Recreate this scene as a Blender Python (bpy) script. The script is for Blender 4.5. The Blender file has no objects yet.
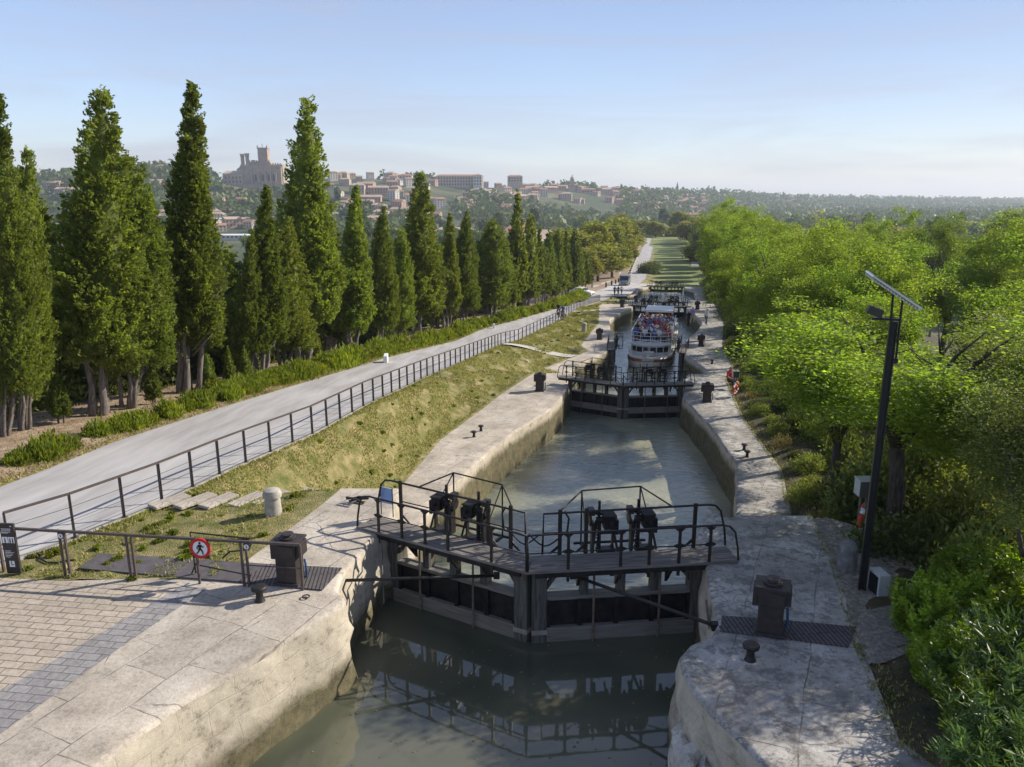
import bpy, math, random
import numpy as np
from mathutils import Vector, Matrix
R = math.radians
rnd = random.Random(7)
rng = np.random.default_rng(11)
scene = bpy.context.scene
col = scene.collection

# ------------------------------------------------------------------ camera model
F = 760.0; PT = math.atan((383.5-198)/F); H = 6.8
SP, CP = math.sin(PT), math.cos(PT)
def lerp(tab):
    xs = [a for a, b in tab]; ys = [b for a, b in tab]
    return lambda v: float(np.interp(v, xs, ys))
# height of the quays and of the road along the flight of locks
zq_old = lerp([(17.3,0),(17.8,-.9),(40,-3.2),(45,-3.4),(49,-4.0),(62,-5.8),(66,-6.0),(95,-6.3),(99,-7.3),(117,-9.2),(123,-9.4),(127,-9.8),(152,-10.4),(158,-12),(197,-14),(420,-14.5)])
zq = lerp([(17.3,0),(18.0,-3.3),(28,-3.5),(38,-3.72),(46,-3.75),(48,-5.7),(66,-6.0),(96.5,-6.3),(98,-8.8),(117,-9.2),(124,-9.4),(126,-10.2),(152,-10.4),(158,-12),(197,-14),(420,-14.5)])
zq_l = zq
zqR = lambda v: (float(np.interp(v, [15.7,16.3], [0,-3.2])) if v < 16.3 else float(np.interp(v, [16.3,28], [-3.2,-3.5]))) if v < 28 else zq_l(v)   # the right terrace ends a little earlier
zfl = lerp([(13.5,0),(22,-3.3),(45,-3.5),(60,-5.8),(95,-6.3),(110,-9),(152,-10.4),(197,-14),(420,-14.5)])   # floor of the wood on the right
zr = lerp([(13,0),(15,-.05),(20,-.55),(30,-1.4),(44,-3.0),(66,-5.4),(95,-6.6),(120,-9),(152,-10.4),(200,-13.6),(420,-14.1)])
axisx = lerp([(-20,-6.2),(14.25,.56),(42.2,6.45),(67,12.2),(99,19.5),(136,27.5),(205,41.8),(393,80),(450,92)])
def at(px, py, z):
    zf = z if callable(z) else (lambda Y: z)
    r = ((px-512)/F, CP-SP*(py-383.5)/F, -(SP+CP*(py-383.5)/F))
    t = 1.0
    while t < 9000:
        if H+r[2]*t < zf(r[1]*t): break
        t *= 1.004
    lo, hi = t/1.004, t
    for i in range(30):
        m = (lo+hi)/2
        if H+r[2]*m < zf(r[1]*m): hi = m
        else: lo = m
    return Vector((r[0]*hi, r[1]*hi, H+r[2]*hi))
def slope(py):
    v = (py-383.5)/F
    return -(SP+CP*v)/(CP-SP*v)        # z change per metre of Y
def xat(px, Y, z):                      # X of a pixel column at depth Y and height z
    return (px-512)/F*(Y*CP-(z-H)*SP)

# ------------------------------------------------------------------ materials
MATS = {}
def mat(name, c1, c2=None, c3=None, scale=4.0, detail=6, rough=.85, bump=.3, bscale=None, metal=0.0, spec=.3, streak=None, dist=.02):
    m = bpy.data.materials.new(name); m.use_nodes = True
    nt = m.node_tree; n = nt.nodes; l = nt.links
    b = n['Principled BSDF']
    b.inputs['Roughness'].default_value = rough; b.inputs['Metallic'].default_value = metal
    b.inputs['Specular IOR Level'].default_value = spec
    tc = n.new('ShaderNodeTexCoord'); co = tc.outputs['Object']
    if streak:
        mp = n.new('ShaderNodeMapping'); mp.inputs['Scale'].default_value = streak
        l.new(co, mp.inputs[0]); co = mp.outputs[0]
    no = n.new('ShaderNodeTexNoise'); no.inputs['Scale'].default_value = scale; no.inputs['Detail'].default_value = detail
    no.inputs['Roughness'].default_value = .62
    l.new(co, no.inputs['Vector'])
    cr = n.new('ShaderNodeValToRGB'); e = cr.color_ramp.elements
    e[0].position = .34; e[1].position = .68
    e[0].color = (*c1, 1); e[1].color = (*(c2 or c1), 1)
    if c3:
        x = e.new(.52); x.color = (*c3, 1)
    l.new(no.outputs['Fac'], cr.inputs[0]); l.new(cr.outputs[0], b.inputs['Base Color'])
    if bump:
        n2 = n.new('ShaderNodeTexNoise'); n2.inputs['Scale'].default_value = bscale or scale*3; n2.inputs['Detail'].default_value = 8
        l.new(co, n2.inputs['Vector'])
        bp = n.new('ShaderNodeBump'); bp.inputs['Strength'].default_value = bump; bp.inputs['Distance'].default_value = dist
        l.new(n2.outputs['Fac'], bp.inputs['Height']); l.new(bp.outputs[0], b.inputs['Normal'])
    MATS[name] = m
    return m
def nodes(m): return m.node_tree.nodes, m.node_tree.links, m.node_tree.nodes['Principled BSDF']
def mixc(n, l, fac, a, b, mode='MIX'):
    x = n.new('ShaderNodeMix'); x.data_type = 'RGBA'; x.blend_type = mode
    for s, v in ((x.inputs[0], fac), (x.inputs[6], a), (x.inputs[7], b)):
        if isinstance(v, (int, float)): s.default_value = v
        elif isinstance(v, tuple): s.default_value = (*v, 1)
        else: l.new(v, s)
    return x.outputs[2]
def ramp(n, l, src, stops):
    cr = n.new('ShaderNodeValToRGB'); e = cr.color_ramp.elements
    e[0].position, e[1].position = stops[0][0], stops[-1][0]
    f = lambda c: (c, c, c, 1) if isinstance(c, (int, float)) else (*c, 1)
    e[0].color, e[1].color = f(stops[0][1]), f(stops[-1][1])
    for p, c in stops[1:-1]:
        x = e.new(p); x.color = f(c)
    l.new(src, cr.inputs[0]); return cr.outputs[0]
def noise(n, l, co, scale, detail=6, rough=.6, dist=0):
    no = n.new('ShaderNodeTexNoise'); no.inputs['Scale'].default_value = scale; no.inputs['Detail'].default_value = detail
    no.inputs['Roughness'].default_value = rough; no.inputs['Distortion'].default_value = dist
    l.new(co, no.inputs['Vector']); return no.outputs['Fac']
def stone_mat(name, base, dark, pale, slab=(1.5, .85), lich=.5, joint=True, seam=(.13,.11,.09), patch=.55, rot=-66):
    """worn limestone: blotches, lichen spots, irregular slab joints and hairline cracks"""
    m = bpy.data.materials.new(name); m.use_nodes = True
    n, l, b = nodes(m)
    b.inputs['Roughness'].default_value = .9; b.inputs['Specular IOR Level'].default_value = .2
    tc = n.new('ShaderNodeTexCoord'); co = tc.outputs['Object']
    a = noise(n, l, co, .9, 9, .68)
    c = ramp(n, l, a, [(.32, dark), (.5, base), (.68, pale)])
    f = noise(n, l, co, 16, 9, .72)
    c = mixc(n, l, .75, c, ramp(n, l, f, [(.3, .62), (.5, 1.0), (.7, 1.22)]), 'MULTIPLY')
    p = noise(n, l, co, 3.2, 12, .80)
    pf = ramp(n, l, p, [(patch, 0), (patch+.05, 1)])
    mul = n.new('ShaderNodeMath'); mul.operation = 'MULTIPLY'; l.new(pf, mul.inputs[0]); mul.inputs[1].default_value = lich
    c = mixc(n, l, mul.outputs[0], c, tuple(x*.45 for x in base))
    bp = n.new('ShaderNodeBump'); bp.inputs['Strength'].default_value = .55; bp.inputs['Distance'].default_value = .02
    h = n.new('ShaderNodeMath'); h.operation = 'ADD'; l.new(f, h.inputs[0]); l.new(p, h.inputs[1]); hs = h.outputs[0]
    if joint:
        wob = n.new('ShaderNodeTexNoise'); wob.inputs['Scale'].default_value = 1.1; wob.inputs['Detail'].default_value = 6; l.new(co, wob.inputs['Vector'])
        ad = n.new('ShaderNodeVectorMath'); ad.operation = 'MULTIPLY_ADD'; l.new(wob.outputs['Color'], ad.inputs[0]); ad.inputs[1].default_value = (.16,.16,.0); l.new(co, ad.inputs[2])
        mp = n.new('ShaderNodeMapping'); mp.inputs['Rotation'].default_value = (0, 0, R(rot)); l.new(ad.outputs[0], mp.inputs[0])
        br = n.new('ShaderNodeTexBrick'); l.new(mp.outputs[0], br.inputs[0]); br.offset = .37; br.squash = .7; br.squash_frequency = 3
        br.inputs['Scale'].default_value = 1; br.inputs['Brick Width'].default_value = slab[0]; br.inputs['Row Height'].default_value = slab[1]
        br.inputs['Mortar Size'].default_value = .011; br.inputs['Mortar Smooth'].default_value = .3
        br.inputs['Color1'].default_value = (.9,.9,.9,1); br.inputs['Color2'].default_value = (1.06,1.05,1.03,1); br.inputs['Mortar'].default_value = (.97,.97,.97,1)
        c = mixc(n, l, 1.0, c, br.outputs['Color'], 'MULTIPLY')
        vo = n.new('ShaderNodeTexVoronoi'); vo.feature = 'DISTANCE_TO_EDGE'; vo.inputs['Scale'].default_value = .62
        w2 = n.new('ShaderNodeVectorMath'); w2.operation = 'MULTIPLY_ADD'; l.new(wob.outputs['Color'], w2.inputs[0]); w2.inputs[1].default_value = (.7,.7,.7); l.new(co, w2.inputs[2]); l.new(w2.outputs[0], vo.inputs['Vector'])
        ck = ramp(n, l, vo.outputs['Distance'], [(0.0, .8), (.006, .5), (.011, 0)])
        k = ramp(n, l, noise(n, l, co, 1.7, 5), [(.40, .12), (.58, .8)])
        k2 = ramp(n, l, noise(n, l, co, .9, 3), [(.50, 0), (.6, .8)])
        mm = n.new('ShaderNodeMath'); mm.operation = 'MULTIPLY'; l.new(br.outputs['Fac'], mm.inputs[0]); l.new(k, mm.inputs[1])
        m2 = n.new('ShaderNodeMath'); m2.operation = 'MULTIPLY'; l.new(ck, m2.inputs[0]); l.new(k2, m2.inputs[1])
        mx = n.new('ShaderNodeMath'); mx.operation = 'MAXIMUM'; l.new(mm.outputs[0], mx.inputs[0]); l.new(m2.outputs[0], mx.inputs[1])
        c = mixc(n, l, mx.outputs[0], c, seam)
        h2 = n.new('ShaderNodeMath'); h2.operation = 'SUBTRACT'; l.new(hs, h2.inputs[0]); l.new(mx.outputs[0], h2.inputs[1]); hs = h2.outputs[0]
    l.new(c, b.inputs['Base Color'])
    l.new(hs, bp.inputs['Height']); l.new(bp.outputs[0], b.inputs['Normal'])
    MATS[name] = m; return m
def brick_mat(name, c1, c2, mortar, w, h, rot, msize=.012, coordrot=(0,0,0)):
    m = bpy.data.materials.new(name); m.use_nodes = True
    n, l, b = nodes(m); b.inputs['Roughness'].default_value = .88; b.inputs['Specular IOR Level'].default_value = .25
    tc = n.new('ShaderNodeTexCoord')
    mp = n.new('ShaderNodeMapping'); mp.inputs['Rotation'].default_value = (coordrot[0], coordrot[1], R(rot)); l.new(tc.outputs['Object'], mp.inputs[0])
    br = n.new('ShaderNodeTexBrick'); l.new(mp.outputs[0], br.inputs[0])
    br.inputs['Scale'].default_value = 1; br.inputs['Brick Width'].default_value = w; br.inputs['Row Height'].default_value = h
    br.inputs['Mortar Size'].default_value = msize; br.inputs['Mortar Smooth'].default_value = .4
    br.inputs['Color1'].default_value = (*c1, 1); br.inputs['Color2'].default_value = (*c2, 1); br.inputs['Mortar'].default_value = (*mortar, 1)
    f = noise(n, l, tc.outputs['Object'], 12, 8, .7)
    g = noise(n, l, tc.outputs['Object'], .7, 5, .6)
    c = mixc(n, l, .8, br.outputs['Color'], ramp(n, l, f, [(.3, .62), (.7, 1.25)]), 'MULTIPLY')
    c = mixc(n, l, .7, c, ramp(n, l, g, [(.3, .8), (.7, 1.12)]), 'MULTIPLY')
    l.new(c, b.inputs['Base Color'])
    bp = n.new('ShaderNodeBump'); bp.inputs['Strength'].default_value = .5; bp.inputs['Distance'].default_value = .015
    s = n.new('ShaderNodeMath'); s.operation = 'MULTIPLY_ADD'; l.new(br.outputs['Fac'], s.inputs[0]); s.inputs[1].default_value = -1; l.new(f, s.inputs[2])
    l.new(s.outputs[0], bp.inputs['Height']); l.new(bp.outputs[0], b.inputs['Normal'])
    MATS[name] = m; return m
def leaf_mat(name, cols, trans=.35, rough=.6, spec=.25, tcol=None, objvar=.25):
    m = bpy.data.materials.new(name); m.use_nodes = True
    n, l, b = nodes(m); b.inputs['Roughness'].default_value = rough; b.inputs['Specular IOR Level'].default_value = spec
    g = n.new('ShaderNodeNewGeometry')
    c = ramp(n, l, g.outputs['Random Per Island'], [(i/(len(cols)-1), k) for i, k in enumerate(cols)])
    tc = n.new('ShaderNodeTexCoord')
    v = noise(n, l, tc.outputs['Object'], .9, 3, .6)
    c = mixc(n, l, .8, c, ramp(n, l, v, [(.32, .62), (.68, 1.35)]), 'MULTIPLY')
    oi = n.new('ShaderNodeObjectInfo')
    hs = n.new('ShaderNodeHueSaturation'); l.new(c, hs.inputs['Color'])
    mr = n.new('ShaderNodeMapRange'); l.new(oi.outputs['Random'], mr.inputs[0]); mr.inputs[3].default_value = 1-objvar; mr.inputs[4].default_value = 1+objvar
    l.new(mr.outputs[0], hs.inputs['Value'])
    fr = n.new('ShaderNodeMath'); fr.operation = 'FRACT'; f7 = n.new('ShaderNodeMath'); f7.operation = 'MULTIPLY'; l.new(oi.outputs['Random'], f7.inputs[0]); f7.inputs[1].default_value = 7.31; l.new(f7.outputs[0], fr.inputs[0])
    mh = n.new('ShaderNodeMapRange'); l.new(fr.outputs[0], mh.inputs[0]); mh.inputs[3].default_value = .508; mh.inputs[4].default_value = .486
    l.new(mh.outputs[0], hs.inputs['Hue'])
    c = hs.outputs[0]
    l.new(c, b.inputs['Base Color'])
    tr = n.new('ShaderNodeBsdfTranslucent')
    l.new(mixc(n, l, 1.0, c, tcol or (1.5, 1.5, .5), 'MULTIPLY'), tr.inputs[0])
    ms = n.new('ShaderNodeMixShader'); ms.inputs[0].default_value = trans
    l.new(b.outputs[0], ms.inputs[1]); l.new(tr.outputs[0], ms.inputs[2])
    l.new(ms.outputs[0], n['Material Output'].inputs['Surface'])
    MATS[name] = m; return m

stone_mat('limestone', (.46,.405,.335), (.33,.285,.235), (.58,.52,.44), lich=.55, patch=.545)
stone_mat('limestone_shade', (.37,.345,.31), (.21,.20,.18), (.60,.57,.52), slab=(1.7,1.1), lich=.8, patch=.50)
stone_mat('old_stone', (.42,.39,.33), (.25,.24,.21), (.58,.54,.47), joint=False, lich=.6)
brick_mat('setts', (.40,.34,.27), (.47,.40,.32), (.20,.17,.13), .34, .17, 8, .012)
brick_mat('blue_setts', (.255,.24,.235), (.32,.305,.295), (.17,.16,.155), .30, .17, 8, .012)
def wall_mat():
    m = bpy.data.materials.new('lock_wall'); m.use_nodes = True
    n, l, b = nodes(m); b.inputs['Roughness'].default_value = .85; b.inputs['Specular IOR Level'].default_value = .25
    tc = n.new('ShaderNodeTexCoord'); co = tc.outputs['Object']; uv = tc.outputs['UV']
    br = n.new('ShaderNodeTexBrick'); l.new(uv, br.inputs[0]); br.inputs['Scale'].default_value = 1
    br.inputs['Brick Width'].default_value = .95; br.inputs['Row Height'].default_value = .42; br.inputs['Mortar Size'].default_value = .012; br.inputs['Mortar Smooth'].default_value = .6
    br.inputs['Color1'].default_value = (.44,.39,.31,1); br.inputs['Color2'].default_value = (.50,.45,.37,1); br.inputs['Mortar'].default_value = (.36,.31,.25,1)
    a = noise(n, l, co, 1.3, 10, .72)
    c = mixc(n, l, .60, br.outputs['Color'], (.46,.415,.34))
    c = mixc(n, l, .85, c, ramp(n, l, a, [(.3, (.55,.48,.38)), (.46, (1,.97,.92)), (.7, (1.3,1.28,1.22))]), 'MULTIPLY')
    f = noise(n, l, co, 3.6, 12, .82)
    c = mixc(n, l, .9, c, ramp(n, l, f, [(.36, .42), (.455, .92), (.55, 1.02), (.68, 1.28)]), 'MULTIPLY')
    # wet, weed-grown lower courses (UV v = depth under the coping)
    sx = n.new('ShaderNodeSeparateXYZ'); l.new(uv, sx.inputs[0])
    st = n.new('ShaderNodeMath'); st.operation = 'MULTIPLY_ADD'; l.new(a, st.inputs[0]); st.inputs[1].default_value = .9; l.new(sx.outputs[1], st.inputs[2])
    al = ramp(n, l, st.outputs[0], [(.0, 0), (.93, 0), (.99, 1), (1, 1)])
    mr = n.new('ShaderNodeMapRange'); l.new(st.outputs[0], mr.inputs[0]); mr.inputs[1].default_value = 1.05; mr.inputs[2].default_value = 1.35
    c2 = mixc(n, l, ramp(n, l, f, [(.38, 0), (.62, 1)]), (.050,.046,.022), (.16,.135,.070))
    mf = n.new('ShaderNodeMath'); mf.operation = 'MULTIPLY'; l.new(mr.outputs[0], mf.inputs[0]); mf.inputs[1].default_value = .95
    c = mixc(n, l, mf.outputs[0], c, c2)
    l.new(c, b.inputs['Base Color'])
    bp = n.new('ShaderNodeBump'); bp.inputs['Strength'].default_value = .8; bp.inputs['Distance'].default_value = .05
    s = n.new('ShaderNodeMath'); s.operation = 'MULTIPLY_ADD'; l.new(br.outputs['Fac'], s.inputs[0]); s.inputs[1].default_value = -.18; l.new(f, s.inputs[2])
    bp.inputs['Distance'].default_value = .03; bp.inputs['Strength'].default_value = .5; l.new(s.outputs[0], bp.inputs['Height']); l.new(bp.outputs[0], b.inputs['Normal'])
    MATS['lock_wall'] = m
wall_mat()
mat('road', (.31,.295,.285), (.46,.44,.425), (.395,.38,.37), scale=1.1, rough=.9, bump=.25, bscale=60, dist=.005, streak=(1.3,.16,1))
mat('plaza', (.42,.40,.37), (.52,.49,.45), scale=.3, rough=.9, bump=0)
mat('earth', (.20,.13,.08), (.40,.31,.21), (.30,.22,.145), scale=1.6, rough=.95, bump=.8, bscale=9, dist=.06)
mat('gravel', (.14,.12,.10), (.38,.34,.29), (.24,.21,.18), scale=14, rough=.95, bump=1, bscale=30, dist=.04)
def grass_ground():
    m = mat('grass_ground', (.11,.13,.030), (.40,.31,.155), (.235,.205,.08), scale=2.0, detail=12, rough=.95, bump=1, bscale=30, dist=.06)
grass_ground()
mat('lawn', (.12,.16,.04), (.30,.29,.13), (.17,.20,.06), scale=.09, rough=.95, bump=0)
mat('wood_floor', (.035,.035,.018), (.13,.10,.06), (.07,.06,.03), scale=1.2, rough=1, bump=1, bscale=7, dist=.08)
mat('plain', (.035,.055,.02), (.19,.17,.10), (.075,.09,.04), scale=.011, rough=1, bump=0)
mat('dark_metal', (.014,.012,.011), (.030,.025,.023), scale=14, rough=.55, bump=.25, bscale=60, spec=.4, dist=.004)
mat('black_steel', (.007,.007,.008), (.028,.026,.025), scale=5, rough=.55, bump=.35, bscale=20, spec=.3, dist=.01)
mat('rust_metal', (.10,.07,.05), (.20,.16,.13), scale=10, rough=.7, bump=.2)
mat('brown_rail', (.075,.056,.05), (.105,.08,.07), scale=9, rough=.5, bump=.1, bscale=50, spec=.4, dist=.003)
mat('cabinet_brown', (.034,.028,.027), (.056,.046,.043), scale=7, rough=.5, bump=.15, bscale=40, dist=.003)
mat('lamp_black', (.010,.010,.011), (.018,.018,.019), scale=6, rough=.4, bump=0, spec=.45)
mat('grey_wood', (.10,.088,.075), (.27,.25,.225), (.18,.16,.14), scale=5, rough=.85, bump=.6, bscale=18, streak=(.35, 5, 5), dist=.01)
mat('wet_wood', (.13,.12,.10), (.24,.22,.19), scale=4, rough=.7, bump=.5, bscale=18, streak=(.3,4,4), dist=.01)
mat('post_wood', (.045,.042,.037), (.15,.14,.12), scale=5, rough=.8, bump=.6, streak=(4,4,.4), dist=.01)
mat('grey_stone', (.10,.10,.095), (.26,.25,.235), (.17,.165,.155), scale=6, rough=.95, bump=.7)
mat('concrete', (.24,.22,.19), (.36,.33,.29), scale=3, rough=.9, bump=.4)
mat('plate_metal', (.085,.075,.078), (.13,.115,.115), scale=5, rough=.6, bump=.2)
brick_mat('ribbed_plate', (.12,.105,.105), (.13,.115,.115), (.045,.04,.04), 3.0, .07, 84, .014)
mat('white_paint', (.72,.72,.70), (.80,.80,.78), scale=8, rough=.5, bump=.05)
mat('sign_white', (.78,.78,.78), rough=.4, bump=0)
mat('sign_red', (.50,.025,.03), rough=.4, bump=0)
mat('sign_black', (.012,.012,.014), rough=.5, bump=0)
mat('sign_blue', (.22,.36,.62), (.30,.44,.68), rough=.3, bump=0)
mat('grey_box', (.40,.41,.40), (.48,.49,.48), scale=5, rough=.5, bump=.05)
mat('dark_box', (.055,.055,.045), (.08,.075,.065), scale=5, rough=.6, bump=.1)
mat('buoy_red', (.55,.07,.035), rough=.5, bump=.1)
mat('aluminium', (.62,.63,.66), (.72,.73,.75), rough=.35, bump=0, metal=.6)
mat('solar_cell', (.012,.016,.04), (.02,.025,.06), scale=30, rough=.15, bump=0, spec=.6)
mat('bark', (.11,.092,.078), (.33,.29,.25), (.21,.18,.155), scale=7, rough=.95, bump=1, bscale=16, streak=(3,3,.35), dist=.05)
mat('bark_dark', (.045,.035,.028), (.13,.105,.085), (.08,.066,.052), scale=7, rough=.95, bump=1, bscale=16, streak=(3,3,.4), dist=.04)
mat('hose', (.02,.02,.02), rough=.5, bump=0)
mat('hose_blue', (.05,.12,.25), rough=.5, bump=0)
mat('rubber', (.012,.012,.012), rough=.8, bump=0)
mat('glass_dark', (.02,.025,.03), rough=.08, bump=0, spec=.6)
mat('boat_cream', (.66,.64,.58), (.74,.72,.67), scale=1, rough=.35, bump=0)
mat('boat_orange', (.42,.16,.05), rough=.4, bump=0)
mat('boat_blue', (.03,.06,.14), rough=.4, bump=0)
mat('boat_deck', (.50,.46,.41), (.60,.56,.50), scale=4, rough=.6, bump=0)
mat('seat_red', (.25,.05,.05), rough=.6, bump=0)
mat('skin', (.42,.24,.16), rough=.6, bump=0)
mat('hair_dark', (.03,.02,.015), rough=.6, bump=0)
mat('van_grey', (.15,.16,.17), rough=.3, bump=0, spec=.5)
mat('car_white', (.75,.75,.75), rough=.25, bump=0, spec=.5)
for nm, c in dict(shirt_white=(.75,.74,.72), shirt_red=(.50,.05,.05), shirt_blue=(.06,.14,.38), shirt_navy=(.025,.03,.07), shirt_pink=(.6,.28,.30),
                  shirt_grey=(.28,.28,.30), shirt_yellow=(.62,.45,.08), shirt_purple=(.33,.24,.55), shirt_black=(.02,.02,.022), shirt_green=(.08,.2,.09),
                  trousers_blue=(.05,.07,.13), trousers_beige=(.40,.33,.24), trousers_black=(.02,.02,.022)).items():
    mat(nm, c, rough=.85, bump=0)
mat('roof_tile', (.30,.15,.09), (.47,.27,.17), (.39,.21,.13), scale=.5, rough=.9, bump=0)
mat('roof_pale', (.42,.30,.22), (.55,.42,.32), scale=.2, rough=.9, bump=0)
mat('roof_white', (.62,.64,.66), (.75,.76,.78), scale=.1, rough=.6, bump=0)
mat('facade_cream', (.44,.345,.25), (.54,.44,.33), scale=.3, rough=.9, bump=0)
mat('facade_pink', (.42,.27,.20), (.50,.34,.26), scale=.3, rough=.9, bump=0)
mat('facade_white', (.53,.48,.41), (.62,.57,.50), scale=.3, rough=.9, bump=0)
mat('facade_stone', (.33,.25,.18), (.47,.37,.28), (.40,.31,.23), scale=.15, rough=.9, bump=.3)
mat('window_dark', (.035,.04,.05), rough=.3, bump=0)
leaf_mat('cypress_leaf', [(.092,.128,.029), (.19,.222,.045), (.138,.172,.034), (.265,.29,.06)], trans=.45, tcol=(1.5,1.6,.6))
leaf_mat('robinia_leaf', [(.095,.155,.024), (.18,.25,.04), (.13,.19,.03), (.28,.33,.075)], trans=.55, tcol=(1.7,1.8,.6), objvar=.28)
leaf_mat('olive_leaf', [(.10,.135,.035), (.165,.20,.055), (.25,.27,.08)], trans=.35, tcol=(1.7,1.7,.6))
leaf_mat('plane_leaf', [(.15,.18,.028), (.23,.25,.038), (.29,.285,.05), (.18,.205,.03)], trans=.35, tcol=(1.6,1.5,.5), objvar=.15)
leaf_mat('bush_leaf', [(.10,.13,.014), (.16,.195,.02), (.21,.235,.03)], trans=.42, tcol=(1.7,1.8,.5), objvar=.2)
leaf_mat('privet_leaf', [(.12,.18,.018), (.20,.27,.024), (.28,.34,.04)], trans=.42, rough=.4, spec=.4, tcol=(1.7,1.9,.5))
leaf_mat('oleander_leaf', [(.05,.11,.03), (.09,.165,.045), (.14,.21,.07)], trans=.3, rough=.4, spec=.4)
leaf_mat('dark_leaf', [(.035,.055,.018), (.075,.10,.03), (.13,.15,.045)], trans=.35)
leaf_mat('far_leaf', [(.045,.078,.020), (.08,.12,.03), (.115,.15,.04)], trans=.2, objvar=.4)
leaf_mat('dry_leaf', [(.20,.16,.08), (.30,.24,.12), (.14,.13,.05)], trans=.3)
leaf_mat('grass_blade', [(.15,.19,.03), (.24,.26,.055), (.42,.36,.17), (.18,.22,.04)], trans=.3, tcol=(1.3,1.3,.7))
def water_mat(name, c, bstr, bsc, silt=None, rough=.03):
    m = bpy.data.materials.new(name); m.use_nodes = True
    n, l, b = nodes(m); b.inputs['Roughness'].default_value = rough; b.inputs['IOR'].default_value = 1.5; b.inputs['Specular IOR Level'].default_value = .9
    tc = n.new('ShaderNodeTexCoord'); co = tc.outputs['Object']
    s = noise(n, l, co, .22, 3, .5, .5)
    l.new(ramp(n, l, s, [(.4, c), (.66, silt or c)]), b.inputs['Base Color'])
    mp = n.new('ShaderNodeMapping'); mp.inputs['Rotation'].default_value = (0,0,R(12)); mp.inputs['Scale'].default_value = (.55, 1, 1); l.new(co, mp.inputs[0])
    f = noise(n, l, mp.outputs[0], bsc, 3, .55, .3)
    bp = n.new('ShaderNodeBump'); bp.inputs['Strength'].default_value = bstr; bp.inputs['Distance'].default_value = .045 if bstr > .5 else .02
    l.new(f, bp.inputs['Height']); l.new(bp.outputs[0], b.inputs['Normal'])
    MATS[name] = m
water_mat('water_calm', (.058,.066,.046), .06, 1.8, (.15,.145,.095))
water_mat('water_ripple', (.15,.17,.135), .95, 4.6, (.33,.315,.205), rough=.05)

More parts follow.
